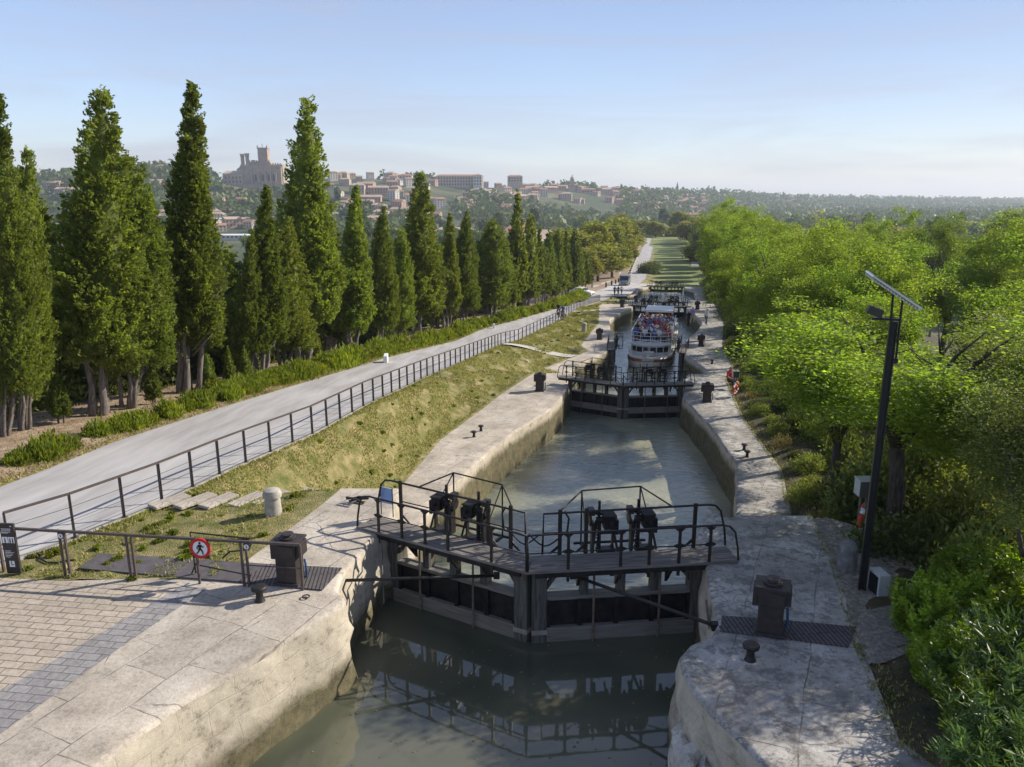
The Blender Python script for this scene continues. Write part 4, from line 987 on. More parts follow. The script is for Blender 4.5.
    for x in (.1, 2.28, L-.62):
        p = MB(); p.box(pt(x,Y,.36), (.075,.035,1.12)); p.extr([pt(x,Y,.2), pt(x+.22,Y,.0), pt(x+.16,Y,.0), pt(x,Y,.12)], (0,y(.02),0)); p.build('rail_post', 'dark_metal', t)
    # taller guard bay behind the winches
    gd = MB(); Yb = .95; r = .018
    gd.tube([pt(.55,Y,.86), pt(1.05,Yb,1.08), pt(2.25,Yb,1.04), pt(2.85,Y,.84)], r, None, 6)
    gd.tube([pt(1.05,Yb,1.08), pt(1.05,Yb,-.1)], r, None, 6); gd.tube([pt(2.25,Yb,1.04), pt(2.25,Yb,-.1)], r, None, 6)
    gd.tube([pt(1.05,Yb,1.08), pt(1.0,Y,.5)], .013, None, 6); gd.tube([pt(2.25,Yb,1.04), pt(2.3,Y,.5)], .013, None, 6)
    gd.tube([pt(.9,Yb,-.1), pt(2.4,Yb,-.1)], .03, None, 6)
    for x in (1.05, 2.25): gd.bar(pt(x,.2,-.12), pt(x,Yb,-.1), .05, .05)
    gd.build('guard_frame', 'dark_metal', t)
    # two paddle winches
    for x in (1.08, 1.86):
        w = MB(); Yw = .42
        for dx in (-.13, .13):
            w.box(pt(x+dx,Yw,.22), (.035,.09,.70)); w.bar(pt(x+dx,Yw,.1), pt(x+dx,Yw+.28,-.12), .04, .03)
        w.box(pt(x,Yw,.0), (.36,.2,.06)); w.box(pt(x,Yw,.36), (.3,.06,.05)); w.bar(pt(x-.22,Yw-.1,-.02), pt(x-.12,Yw,.5), .035, .035); w.bar(pt(x+.3,Yw-.1,-.02), pt(x+.2,Yw,.62), .045, .045); w.box(pt(x+.27,Yw+.02,.28), (.05,.16,.62)); w.box(pt(x,Yw+.06,.80), (.5,.03,.03))
        w = w.build('paddle_winch', 'dark_metal', t)
        b = MB(); b.box(pt(x-.04,Yw-.02,.60), (.22,.24,.26)); b.box(pt(x-.04,Yw-.02,.745), (.26,.28,.03)); b.tube([pt(x-.04,Yw-.14,.60), pt(x-.04,Yw-.26,.60)], .035, None, 8); b.box(pt(x-.19,Yw-.02,.50), (.06,.20,.30)); b.bar(pt(x-.2,Yw,.7), pt(x+.34,Yw+.04,.78), .05, .05)
        b.build('gearbox', 'black_steel', w, bevel=.01)
        q = MB(); q.box(pt(x+.15,Yw,.35), (.045,.045,1.35)); 
        for i in range(14): q.box(pt(x+.18,Yw,-.1+i*.07), (.03,.04,.03))
        q.build('rack_bar', 'black_steel', w)
        k = MB(); k.tube([pt(x+.06,Yw+.02,.62), pt(x+.20,Yw+.02,.62)], .07, None, 10); k.tube([pt(x+.3,Yw+.04,.62), pt(x+.34,Yw+.04,.62)], .12, None, 12); k.box(pt(x+.3,Yw+.04,.80), (.12,.18,.12))
        k.build('gear_wheel', 'dark_metal', w)
    for x in (.9, 2.2):
        rd = MB(); rd.tube([pt(x,-.12,-.06), pt(x,-.14,-1.0), pt(x,-.14,-2.1)], .024, None, 6); rd.build('paddle_rod', 'rust_metal', t)
    c = MB(); pp = [pt(L-.72+.1*i, .36+.03*math.sin(i), .42-.25*math.sin(math.pi*i/7)) for i in range(8)]; c.tube(pp, .016, None, 6)
    c.tube([pt(L-.75,.3,.4), pt(L-.78,.28,.75), pt(L-.7,.28,.9)], .02, None, 6); c.build('cable', 'hose', t)
    return kids(t)
def gframe(Y):
    f = Vector((axisx(Y+2)-axisx(Y-2), 4, 0)).normalized(); return f, Vector((f.y, -f.x, 0)), Vector((axisx(Y), Y, 0))
gl = gate_leaf(1, 'x'); gr = gate_leaf(-1, 'x')
gz = [0.06, -3.28, -5.9, -6.15, -9.2, -10.3]
words = ['nearest lock gate','second lock gate','open third lock gate','fourth lock gate beyond the boat','fifth lock gate','farthest lock gate']
for i, Y in enumerate(GY):
    f, r, c = gframe(Y); M = c-f*1.05
    if i == 0: M = Vector((.34,13.22,0))
    for s, proto, sd in ((-1, gl, 'left'), (1, gr, 'right')):
        Hh = c+r*(3.25*s); d = M-Hh
        if i == 2: d = -f*.97-r*s*.06; Hh = Hh-r*(s*.05)
        lab = sd+' leaf of the '+words[i]+(', folded back against the wall' if i == 2 else ', with footway and dark rails')
        place(proto, (Hh.x, Hh.y, gz[i]), math.atan2(d.y, d.x), 1, lab, 'leaves of the lock gates')
# blue board hung on the nearest gate
# winch cabinets on the quays
def cabinet():
    t = thing('winch_cabinet', 'x', 'cabinet')
    b = MB(); b.box((0,0,.33), (.42,.36,.66)); b.box((0,0,.73), (.46,.42,.30), None, None, 1.0); b.box((0,0,.03), (.5,.44,.05)); b.build('body', 'cabinet_brown', t, bevel=.012)
    l = MB(); l.box((0,0,.905), (.58,.46,.04)); l.lathe((0,0,.93), [(.16,0),(.16,.03),(.09,.04),(.08,.075),(.12,.08),(.12,.095),(.05,.10)], None, 12); l.build('lid', 'cabinet_brown', t, bevel=.008)
    s = MB(); s.box((-.265,-.02,.70), (.10,.26,.36)); s.build('side_box', 'cabinet_brown', t, bevel=.01)
    s = MB(); s.box((.265,0,.74), (.10,.32,.28)); s.build('side_box', 'cabinet_brown', t, bevel=.01)
    w = MB(); w.box((-.02,-.183,.38), (.02,.012,.3)); w.box((.05,-.225,.75), (.3,.012,.18)); w.build('door', 'cabinet_brown', t)
    h = MB(); h.tube([(.27,.1,.45),(.29,.12,.2),(.27,.14,.05)], .022, None, 8); h.build('hose', 'hose_blue', t)
    return kids(t)
CB = cabinet()
def box_on(Y, off, fw): f, r, c = gframe(Y); p = c+r*off+f*fw; return (p.x, p.y, zq(p.y)+(.02 if Y < 20 else 0)), math.atan2(r.y, r.x)
for Y, off, fw, lab in ((GY[0],0,0,'brown metal winch cabinet on the plate at the left of the nearest gate'),(GY[0],1,0,'brown metal winch cabinet on the ribbed plate at the right of the nearest gate'),
        (GY[1],-4.6,-1.8,'winch cabinet on the left quay by the second gate'),(GY[1],4.5,-2.2,'winch cabinet on the right quay by the second gate'),
        (GY[2],-4.6,2,'winch cabinet on the left quay by the open third gate'),(GY[2],4.6,.5,'winch cabinet on the right quay by the open third gate'),
        (GY[3],-4.5,-2,'winch cabinet on the left quay by the fourth gate'),(GY[3],4.5,-2,'winch cabinet on the right quay by the fourth gate'),(GY[4],-4.4,-1,'winch cabinet on the left quay by the fifth gate')):
    if Y == GY[0]:
        p = at(291,581,0.02) if off == 0 else at(769,631,0.02); place(CB, p, R(-10) if off == 0 else R(-20), .92, lab, 'winch cabinets along the quays')
    else:
        l, rz = box_on(Y, off, fw); place(CB, l, rz, 1.05, lab, 'winch cabinets along the quays')
# metal plates let into the quay
def plate(name, px, z, m, label):
    P = [at(a, b, 0) for a, b in px]; c = sum(P, Vector())/len(P); mb = MB()
    q = [(p.x-c.x, p.y-c.y) for p in P]
    ar = sum(q[i][0]*q[(i+1) % len(q)][1]-q[(i+1) % len(q)][0]*q[i][1] for i in range(len(q)))
    mb.prism(q if ar > 0 else q[::-1], .0, z); o = mb.build(name, m); o.location = (c.x, c.y, .006); return tag(o, label, 'plate')
plate('metal_plate', [(78,569),(100,554),(268,565),(236,583)], .018, 'plate_metal', 'smooth dark metal plate set flush behind the front railing')
plate('ribbed_plate', [(237,583),(269,565),(342,569),(322,591)], .022, 'ribbed_plate', 'ribbed metal plate under the left winch cabinet')
plate('ribbed_plate', [(722,617),(720,632),(786,640),(793,622)], .022, 'ribbed_plate', 'ribbed metal plate under the right winch cabinet')
plate('ribbed_plate', [(787,640),(794,622),(856,628),(848,648)], .018, 'ribbed_plate', 'ribbed metal plate between the right winch cabinet and the bushes')
# gate rams
def ram(a, b, label):
    t = thing('gate_ram', label, 'ram', a)
    MB().tube([(0,0,0), b-a], .032, None, 8).build('rod', 'dark_metal', t, smooth=True)
    e = MB(); e.box((0,0,0), (.16,.12,.12)); e.build('bracket', 'black_steel', t)
    e = MB(); e.box(b-a, (.12,.12,.1)); e.build('end_bracket', 'black_steel', t)
def on_leaf(i, s, x, y, z):
    f, r, c = gframe(GY[i]); M = Vector((.34,13.22,0)) if i == 0 else c-f*1.05; Hh = c+r*(3.25*s); d = (M-Hh).normalized(); n = Vector((-d.y, d.x, 0)); n = n if n.y > 0 else -n
    return Hh+d*x+n*y+Vector((0,0,gz[i]+z))
ram(at(328,581,-.14), on_leaf(0,-1,2.7,-.05,-.42), 'long dark iron rod reaching from the left quay to the nearest gate')
ram(at(716,626,-.08), on_leaf(0,1,2.6,-.05,-.28), 'long iron rod reaching from the right quay to the nearest gate')
# quoin stones at the nearest gate
q = MB(); f, r, c = gframe(GY[0]); p = c+r*3.62-f*.15; q.lathe((0,0,-3), [(.36,0),(.36,1.4),(.34,2.2),(.34,2.9)], None, 20); o = q.build('quoin_post', 'concrete', smooth=False); o.location = p; tag(o, 'rounded concrete quoin post carrying the right leaf of the nearest gate', 'post')
q = MB(); p = c-r*3.5-f*.1; q.box((0,0,-1.55), (.34,.5,2.95)); o = q.build('quoin_post', 'concrete', bevel=.02); o.location = p; tag(o, 'square concrete quoin post behind the left leaf of the nearest gate', 'post')
q = MB(); p = at(720,628,-.02); q.bar((0,0,-1.2), (-.0,.9,.0), .03, .05); q.box((0,.0,-.62), (.03,.06,1.3)); o = q.build('metal_edge', 'rust_metal'); o.location = p; tag(o, 'narrow iron edge strip on the right wall of the nearest gate recess', 'strip')
# lower rock ledge at the right entrance
q = MB(); P = [at(672,735,-.75), at(680,712,-.75), at(705,705,-.75), at(728,742,-.75), at(760,800,-.75), at(690,800,-.75)]
g2 = random.Random(4); ring = []
for i in range(len(P)):
    a, b = P[i], P[(i+1) % len(P)]
    for k in range(6): v = a.lerp(b, k/6); ring.append((v.x+g2.uniform(-.05,.05), v.y+g2.uniform(-.05,.05)))
cx = sum(p[0] for p in ring)/len(ring); cy = sum(p[1] for p in ring)/len(ring)
V = []; lev = [(1.12,-2.2),(1.08,-1.6),(1.05,-1.2),(1.02,-.95),(.93,-.78),(.7,-.72),(.4,-.74),(.0,-.7)]
for sc_, z in lev: V += [((p[0]-cx)*sc_+g2.uniform(-.05,.05), (p[1]-cy)*sc_+g2.uniform(-.05,.05), z+g2.uniform(-.06,.06)) for p in ring]
n_ = len(ring); q.poly(V, [(i*n_+j, i*n_+(j+1) % n_, (i+1)*n_+(j+1) % n_, (i+1)*n_+j) for i in range(len(lev)-1) for j in range(n_)])
o = q.build('rock_ledge', 'old_stone'); o.location = (cx, cy, 0); tag(o, 'rough broken masonry ledge low on the right wall at the bottom of the photo', 'ledge')
# step block where the upper quay ends at the right
# bollards
def bollard(s=1):
    b = MB(); b.lathe((0,0,0), [(.09,0),(.07,.04),(.06,.08),(.058,.18),(.075,.205),(.125,.215),(.13,.25),(.115,.275),(.05,.29)], None, 16)
    o = b.build('mooring_bollard', 'dark_metal', smooth=False, autos=True); tag(o, 'x', 'bollard'); return kids(o)
BO = bollard()
for px, py, s, lab in ((260,601,1.05,'black iron mushroom bollard on the left quay in front of the winch cabinet'),(750,660,1.0,'small iron bollard on the right quay near the corner by the ribbed plate'),
      (474,437,1.0,'nearer iron bollard of the pair on the left quay beyond the nearest gate'),(481,431,1.0,'farther iron bollard of the pair on the left quay beyond the nearest gate'),
      (744,450,1.0,'farther iron bollard of the pair on the right quay beyond the nearest gate'),(747,457,1.0,'nearer iron bollard of the pair on the right quay beyond the nearest gate'),
      (542,385,1.0,'iron bollard on the left quay just before the second gate'),(708,393,1.1,'iron bollard on the right quay beside the second gate cabinet'),(712,364,1.3,'iron bollard on the right quay along the boat basin')):
    p = at(px, py, zq); place(BO, p, 0, s, lab, 'iron mooring bollards')
def stone_bollard():
    b = MB(); b.lathe((0,0,-.05), [(.19,0),(.185,.2),(.17,.5),(.165,.56),(.20,.58),(.205,.66),(.17,.74),(.08,.78)], None, 18)
    o = b.build('stone_bollard', 'old_stone', autos=True); tag(o, 'x', 'bollard'); return kids(o)
SB = stone_bollard()
for px, py, s, lab in ((274,519,1.0,'weathered round stone bollard in the grass by the stepping slabs'),(526,370,1.1,'small stone bollard in the grass near the second gate'),(584,332,1.3,'dark stone bollard in the grass near the open third gate')):
    p = at(px, py, (lambda Y: zbk(Y)) if px < 300 else zq); place(SB, p, 0, s, lab, 'stone bollards in the grass')
o = MB().lathe((0,0,-.1), [(.19,0),(.185,.3),(.17,.6),(.12,.72),(.05,.75)], None, 9).build('stone_block', 'grey_stone', bevel=.03); o.location = at(846,572,-.02); tag(o, 'weathered grey guard stone beside the solar lamp post', 'block')
o = MB().box((0,0,.23), (.24,1.0,.5), None, R(5)).build('white_stone', 'white_paint', bevel=.02); o.location = at(386,362,zl); tag(o, 'white painted stone at the left edge of the road', 'stone')
for k, (px, py) in enumerate([(494,327),(566,316)]):
    o = MB().box((0,0,.2), (.18,.3,.45)).build('white_marker', 'white_paint', bevel=.02); o.location = at(px, py+1, zl); tag(o, ['small white marker at the left edge of the road halfway down','small white marker at the left edge of the road near the cyclists'][k], 'marker')
rg = MB(); rg.tube([(.06*math.cos(a), .06*math.sin(a), .03) for a in np.linspace(0, 6.28, 13)], .012, None, 6); o = rg.build('mooring_ring', 'dark_metal'); o.location = at(306,598,0); tag(o, 'small iron ring set in the stone at the left quay corner', 'ring')
# iron clutter by the left hinge
ic = MB()
for k in range(7):
    a = rnd.random()*6.28; ic.bar((rnd.uniform(-.35,.35), rnd.uniform(-.15,.15), .03+.02*k), (rnd.uniform(-.45,.45), rnd.uniform(-.2,.2), .05+.015*k), .05, .03)
o = ic.build('iron_anchor', 'dark_metal'); o.location = at(351,503,0); tag(o, 'tangle of dark iron straps lying on the left quay beyond the cabinet', 'iron straps')
# blue board on the nearest left leaf
bl = thing('blue_board', 'small blue board fixed behind the rails at the left end of the nearest gate', 'board', on_leaf(0,-1,-.35,.42,.42), -.5)
MB().box((0,0,.05), (.30,.015,.36)).build('panel', 'sign_blue', bl); MB().tube([(-.16,0,-.42),(-.16,0,.26),(.16,0,.26),(.16,0,-.42)], .012, None, 6).build('frame', 'dark_metal', bl)

# ------------------------------------------------------------------ railings
t = thing('road_railing', 'long brown metal railing with posts and thin wires along the right edge of the road', 'railing', (roadR(13.45)+.05, 13.45, 0)); O = Vector(t.location)
yy = [13.45]; 
while yy[-1] < 118 and len(yy) < 99:
    y0 = yy[-1]; dx = (roadR(y0+.5)-roadR(y0))/.5; yy.append(y0+1.28/math.sqrt(1+dx*dx))
P = [Vector((roadR(y)+.06, y, zr(y)+.03)) for y in yy]
pm = None
for i, p in enumerate(P):
    dd = (P[min(i+1, len(P)-1)]-P[max(i-1,0)]); a = math.atan2(dd.y, dd.x)
    if pm is None:
        mb = MB(); mb.box((0,-.03,.47), (.012,.022,.98)); mb.box((0,.03,.47), (.012,.022,.98)); mb.box((0,0,.47), (.03,.05,.97)); mb.box((0,0,.01), (.12,.12,.015)); o = mb.build('post', 'brown_rail', t); pm = o
    else: o = pm.copy(); col.objects.link(o); o.parent = t
    o.location = p-O; o.rotation_euler = (0,0,a)
def rail_run(P, h, r, name, m, t, O, n=6, box=None):
    mb = MB()
    for a, b in zip(P, P[1:]):
        if box: mb.bar(a-O+Vector((0,0,h)), b-O+Vector((0,0,h)), box[0], box[1])
    if not box: mb.tube([p-O+Vector((0,0,h)) for p in P], r, None, n)
    mb.build(name, m, t)
rail_run(P, .97, 0, 'top_rail', 'brown_rail', t, O, box=(.07,.035))
for h in (.12, .40, .68): rail_run(P, h, .006, 'wire', 'dark_metal', t, O, 4)
# front railing across the terrace
a, b = at(-130,562,0), at(303,590,0)
t = thing('front_railing', 'brown metal railing across the terrace in front of the grass strip', 'railing', a); O = Vector(a)
def fl(px):                                          # point of the railing line at a picture column (foot)
    k = (px+130)/(303+130); q0, q1 = a, b
    lo, hi = 0., 1.
    for _ in range(30):
        m_ = (lo+hi)/2; v = q0.lerp(q1, m_); d_ = v.y*CP+H*SP; X = 512+F*v.x/d_
        if X < px: lo = m_
        else: hi = m_
    return q0.lerp(q1, lo)
ang = math.atan2(b.y-a.y, b.x-a.x)
rail_run([a, fl(18), fl(133), b], .875, 0, 'top_rail', 'brown_rail', t, O, box=(.045,.045))
rail_run([fl(246), b], .42, .012, 'lower_rail', 'brown_rail', t, O)
for px, dbl in ((-60,1),(4,0),(68,1),(134,1),(247,1),(303,0)):
    p = fl(px); mb = MB()
    for dx in ((-.045,.045) if dbl else (0,)): mb.box(p-O+Vector((dx,0,.43)), (.035,.05,.88))
    mb.build('post', 'brown_rail', t)
# swing barrier behind it
p0, p1 = fl(190)+Vector((0,.28,0)), fl(246)+Vector((0,.22,0))
t = thing('swing_barrier', 'light tubular swing barrier with a small dark plate next to the round sign', 'barrier', p0, ang); w = (p1-p0).length+.05
mb = MB(); mb.tube([(0,0,.05),(-.03,0,.86),(w,0,.80)], .018, None, 6); mb.tube([(0,0,.22),(w,-.1,.12)], .014, None, 6); mb.tube([(-.1,0,0),(.02,0,.25)], .014, None, 6)
mb.tube([(.55,0,.38),(w*.62,0,.52),(w*.95,0,.58),(w*1.0,0,.70),(w*.95,0,.78),(w*.6,0,.76)], .016, None, 6); mb.build('frame', 'dark_metal', t)
MB().box((.16,-.01,.46), (.30,.02,.20)).build('plate', 'dark_metal', t)
# round sign: no pedestrians
p = fl(200)+Vector((0,-.03,0))
t = thing('round_sign', 'round white sign with red ring and black walking figure fixed at the front railing', 'sign', p, ang)
MB().box((.0,.02,.38), (.035,.035,.78)).build('pole', 'brown_rail', t)
mb = MB(); rot = Matrix.Rotation(R(90), 3, 'X')
def disc(r0, r1, y0, y1, n=40, c=(.10,.72)):
    mb = MB(); V = []
    for yy_ in (y0, y1):
        for rr_ in (r0, r1): V += [(c[0]+rr_*math.cos(6.2832*k/n), yy_, c[1]+rr_*math.sin(6.2832*k/n)) for k in range(n)]
    Fc = []
    for k in range(n):
        j = (k+1) % n; Fc += [(k, j, n+j, n+k), (2*n+k, 3*n+k, 3*n+j, 2*n+j), (n+k, n+j, 3*n+j, 3*n+k), (k, 2*n+k, 2*n+j, j)]
    return mb.poly(V, Fc)
disc(.001, .19, -.02, 0).build('face', 'sign_white', t); disc(.142, .195, -.03, .004).build('ring', 'sign_red', t)
mb = MB(); W = lambda u, v: (.10+u, -.023, .72+v)
def limb(m_, u0, v0, u1, v1, w0, w1):
    dx, dz = u1-u0, v1-v0; L_ = math.hypot(dx, dz); nx, nz = -dz/L_, dx/L_
    m_.extr([W(u0+nx*w0, v0+nz*w0), W(u0-nx*w0, v0-nz*w0), W(u1-nx*w1, v1-nz*w1), W(u1+nx*w1, v1+nz*w1)], (0,-.006,0))
k_ = [(.0+.021*math.cos(a_), .105+.021*math.sin(a_)) for a_ in np.linspace(0, 6.28, 13)[:-1]]
mb.extr([W(u,v) for u, v in k_], (0,-.006,0))
limb(mb, -.005,.075, .0,-.01, .028,.022); limb(mb, -.018,.065, -.06,.015, .012,.010); limb(mb, -.06,.015, -.045,-.02, .009,.007)
limb(mb, .018,.065, .05,.03, .012,.010); limb(mb, .05,.03, .078,.035, .009,.007)
limb(mb, .004,-.005, .04,-.055, .017,.012); limb(mb, .04,-.055, .05,-.12, .012,.009); limb(mb, -.008,-.005, -.03,-.06, .017,.012); limb(mb, -.03,-.06, -.075,-.105, .012,.009)
mb.build('walking_figure', 'sign_black', t)
def small_sign(px, label):
    p = fl(px)+Vector((.0,-.035,0)); t = thing('small_sign', label, 'sign', p+Vector((0,0,.80)), ang)
    MB().box((0,0,0), (.12,.02,.12)).build('plate', 'brown_rail', t, bevel=.004); disc(.001,.045,-.015,-.009,20,(0,0)).build('face', 'sign_white', t)
    mb = MB(); mb.box((0,-.018,.012), (.012,.004,.03)); mb.box((.006,-.018,-.014), (.026,.004,.014)); mb.build('pictogram', 'sign_black', t)
small_sign(68, 'tiny brown sign with a white round pictogram, next to the information post'); small_sign(251, 'tiny brown sign with a white round pictogram, between round sign and winch cabinet')
# information post
p = fl(17)+Vector((0,-.06,0))
t = thing('information_post', 'dark brown information post with white writing and pictograms at the left edge', 'sign', p, ang+.05)
MB().box((0,0,.50), (.27,.05,1.0)).build('panel', 'cabinet_brown', t, bevel=.005)
mb = MB()
for (u, v, w_, h_) in [(.085,.955,.03,.016)]: mb.box((u,-.027,v), (w_,.003,h_))
for r_, (v, lst) in enumerate([(.90,[(-.105,.05),(-.045,.06),(.02,.05)]),(.875,[(-.10,.07),(-.02,.09)]),(.84,[(-.11,.04),(-.06,.05),(0,.06)]),(.82,[(-.11,.06),(-.04,.05)]),(.46,[(-.10,.06),(-.03,.04)]),(.43,[(-.10,.04),(-.05,.08),(.04,.03)]),(.40,[(-.10,.08),(-.01,.05)]),(.37,[(-.10,.05),(-.04,.06)]),(.34,[(-.10,.09)])]):
    for u, w_ in lst:
        x_ = u
        while x_ < u+w_: mb.box((x_+.004,-.027,v), (.008,.003,.012)); x_ += .0115
mb.build('lettering', 'sign_white', t)
mb = MB(); mb.box((-.062,-.027,.68), (.105,.003,.12)); mb.box((.06,-.027,.68), (.115,.003,.12)); mb.box((.0,-.027,.20), (.10,.003,.12)); mb.build('pictogram_panel', 'sign_white', t)
mb = MB()
for u in (-.062, .035, .085):
    mb.box((u,-.030,.672), (.022,.003,.055)); mb.box((u,-.030,.712), (.016,.003,.016)); mb.box((u-.006,-.030,.635), (.008,.003,.03)); mb.box((u+.006,-.030,.635), (.008,.003,.03))
mb.box((-.008,-.030,.215), (.014,.003,.05)); mb.box((.01,-.030,.185), (.05,.003,.014)); mb.box((-.008,-.030,.25), (.014,.003,.014)); mb.build('pictogram', 'sign_black', t)
# black hose on the ground
h = MB(); P = [at(a_, b_, -.05) for a_, b_ in [(42,556),(40,561),(48,565),(58,565),(67,563),(76,562)]]; O = P[0]; h.tube([p-O+Vector((0,0,.05)) for p in P], .018, None, 6); o = h.build('hose', 'hose'); o.location = O; tag(o, 'black hose curving on the bare ground behind the information post', 'hose')

# ------------------------------------------------------------------ solar lamp and boxes
p = at(861,594,-.05)
t = thing('solar_lamp', 'tall black solar street lamp with a tilted panel beside the right quay', 'street lamp', p, R(-17.7))
m_ = MB(); m_.box((0,0,2.45), (.09,.05,4.9)); m_.box((-.052,0,2.45), (.02,.12,4.9)); m_.box((.052,0,2.45), (.02,.12,4.9)); m_.box((0,0,.03), (.34,.34,.05)); m_.build('pole', 'lamp_black', t, bevel=.006)
m_ = MB(); m_.tube([(-.03,0,4.6),(-.06,0,5.38)], .018, None, 6); m_.tube([(.10,0,4.2),(.09,0,5.28)], .018, None, 6); m_.box((.08,0,4.25), (.10,.05,.08)); m_.build('panel_support', 'lamp_black', t)
ax0, ax1 = Vector((-.44,0,5.66)), Vector((.30,0,5.18))
m_ = MB(); m_.bar(ax0, ax1, .95, .03)
for k in range(16): v = ax0.lerp(ax1, (k+.5)/16)-Vector((.02,0,.035)); m_.bar(v-Vector((0,.46,0)), v+Vector((0,.46,0)), .018, .03)
sp = m_.build('solar_panel', 'aluminium', t)
up_ = Vector((-(ax1-ax0).z, 0, (ax1-ax0).x)).normalized(); m_ = MB(); m_.bar(ax0+up_*.022, ax1+up_*.022, .90, .006); m_.build('cell_sheet', 'solar_cell', sp)
m_ = MB(); m_.box((-.12,0,4.93), (.42,.05,.04)); m_.build('arm', 'lamp_black', t)
m_ = MB(); m_.box((-.30,-.02,5.05), (.24,.16,.13), None, Matrix.Rotation(R(20), 3, 'Y')); m_.box((-.2,0,4.98), (.04,.05,.1)); lh = m_.build('lamp_head', 'dark_box', t, bevel=.01)
p = at(877,596,-.05); t = thing('white_box', 'small white electrical box standing at the foot of the solar lamp', 'box', p, .1)
MB().box((0,0,.24), (.20,.34,.48)).build('body', 'grey_box', t, bevel=.01); MB().box((-.104,0,.24), (.01,.26,.38)).build('vent', 'lamp_black', t)
def cabinet_post(p, label, label2, s=1.0):
    t = thing('control_box', label, 'control box', p); t.scale = (s,s,s)
    MB().box((-.0,0,1.28), (.30,.26,.34)).build('body', 'dark_box', t, bevel=.01); MB().box((0,0,1.46), (.34,.30,.025)).build('lid', 'grey_box', t)
    MB().box((-.155,0,1.28), (.012,.25,.33)).build('door', 'grey_box', t)
    MB().tube([(-.06,0,0),(-.06,0,1.12)], .025, None, 8).build('post', 'rust_metal', t); MB().tube([(.06,0,0),(.06,0,1.12)], .025, None, 8).build('post', 'rust_metal', t)
    u = thing('life_buoy', label2, 'life buoy', p+Vector((.12*s,.14,.55*s)), .9); u.scale = (s,s,s)
    b = MB(); n = 28
    ring = [(.26*math.cos(6.2832*k/n), 0, .26*math.sin(6.2832*k/n)) for k in range(n+1)]; b.tube(ring, .055, None, 10, caps=False); b.build('ring', 'buoy_red', u, smooth=True)
    for q_ in range(4):
        b = MB(); b.tube([(.26*math.cos(a_), 0, .26*math.sin(a_)) for a_ in np.linspace(q_*1.5708+.55, q_*1.5708+1.0, 5)], .058, None, 10); b.build('white_band', 'sign_white', u, smooth=True)
cabinet_post(at(858,544,-.3), 'grey control box on twin posts behind the solar lamp', 'red and white life buoy hanging half hidden behind the solar lamp post')
cabinet_post(at(734,397,lambda Y: zq(Y)), 'grey control box on posts at the right quay by the second gate', 'red and white life buoy among the leaves by the second gate', 1.0)
u = thing('life_buoy', 'second red life buoy just left of the one in the leaves by the second gate', 'life buoy', at(731,396,zq)+Vector((.1,-.3,.45)), .9)
u.scale = (.8,.8,.8)
b = MB(); b.tube([(.30*math.cos(6.2832*k/28), 0, .30*math.sin(6.2832*k/28)) for k in range(29)], .065, None, 10, caps=False); b.build('ring', 'buoy_red', u, smooth=True)
for q_ in range(4):
    b = MB(); b.tube([(.30*math.cos(a_), 0, .30*math.sin(a_)) for a_ in np.linspace(q_*1.5708+.55, q_*1.5708+1.0, 5)], .068, None, 10); b.build('white_band', 'sign_white', u, smooth=True)
# small street lamp and posts on the plaza
def post_at(px, py, h, r, name, label, cat, group=None, m='dark_metal'):
    p = at(px, py, lambda Y: zr(Y)); o = MB().lathe((0,0,0), [(r*1.5,0),(r,.1),(r,h-.05),(r*1.3,h)], None, 8).build(name, m); o.location = p; return tag(o, label, cat, group)
t = thing('street_lamp', 'slender dark street lamp at the left of the lower plaza', 'street lamp', at(592,288,zr)); MB().lathe((0,0,0), [(.16,0),(.1,.4),(.07,2.6),(.07,3.0)], None, 8).build('pole', 'dark_metal', t); MB().lathe((0,0,3.0), [(.08,0),(.26,.25),(.22,.5),(.05,.62)], None, 8).build('lantern', 'dark_metal', t)
y = 150
for k in range(20):
    yv = 150+k*7; x = roadL(yv)-.6; o = MB().lathe((0,0,0), [(.18,0),(.15,.7),(.2,.8),(.1,.95)], None, 8).build('plaza_bollard', 'cabinet_brown') if k == 0 else None
    if k == 0: PB = kids(tag(o, 'x', 'bollard'))
    place(PB, (x, yv, zr(yv)+.05), 0, 1, 'short dark bollard in the line along the left side of the lower road', 'bollards along the lower road')
HAZE = .00017; SUN_EL = R(32); SUN_AZ = R(22.8); SUN_S = 4.2; SKY_S = .15; EXPO = 0.74
SKY_TINT = (.87, .84, .93); SKY_CLOUD = (2.25, 2.2, 2.65)
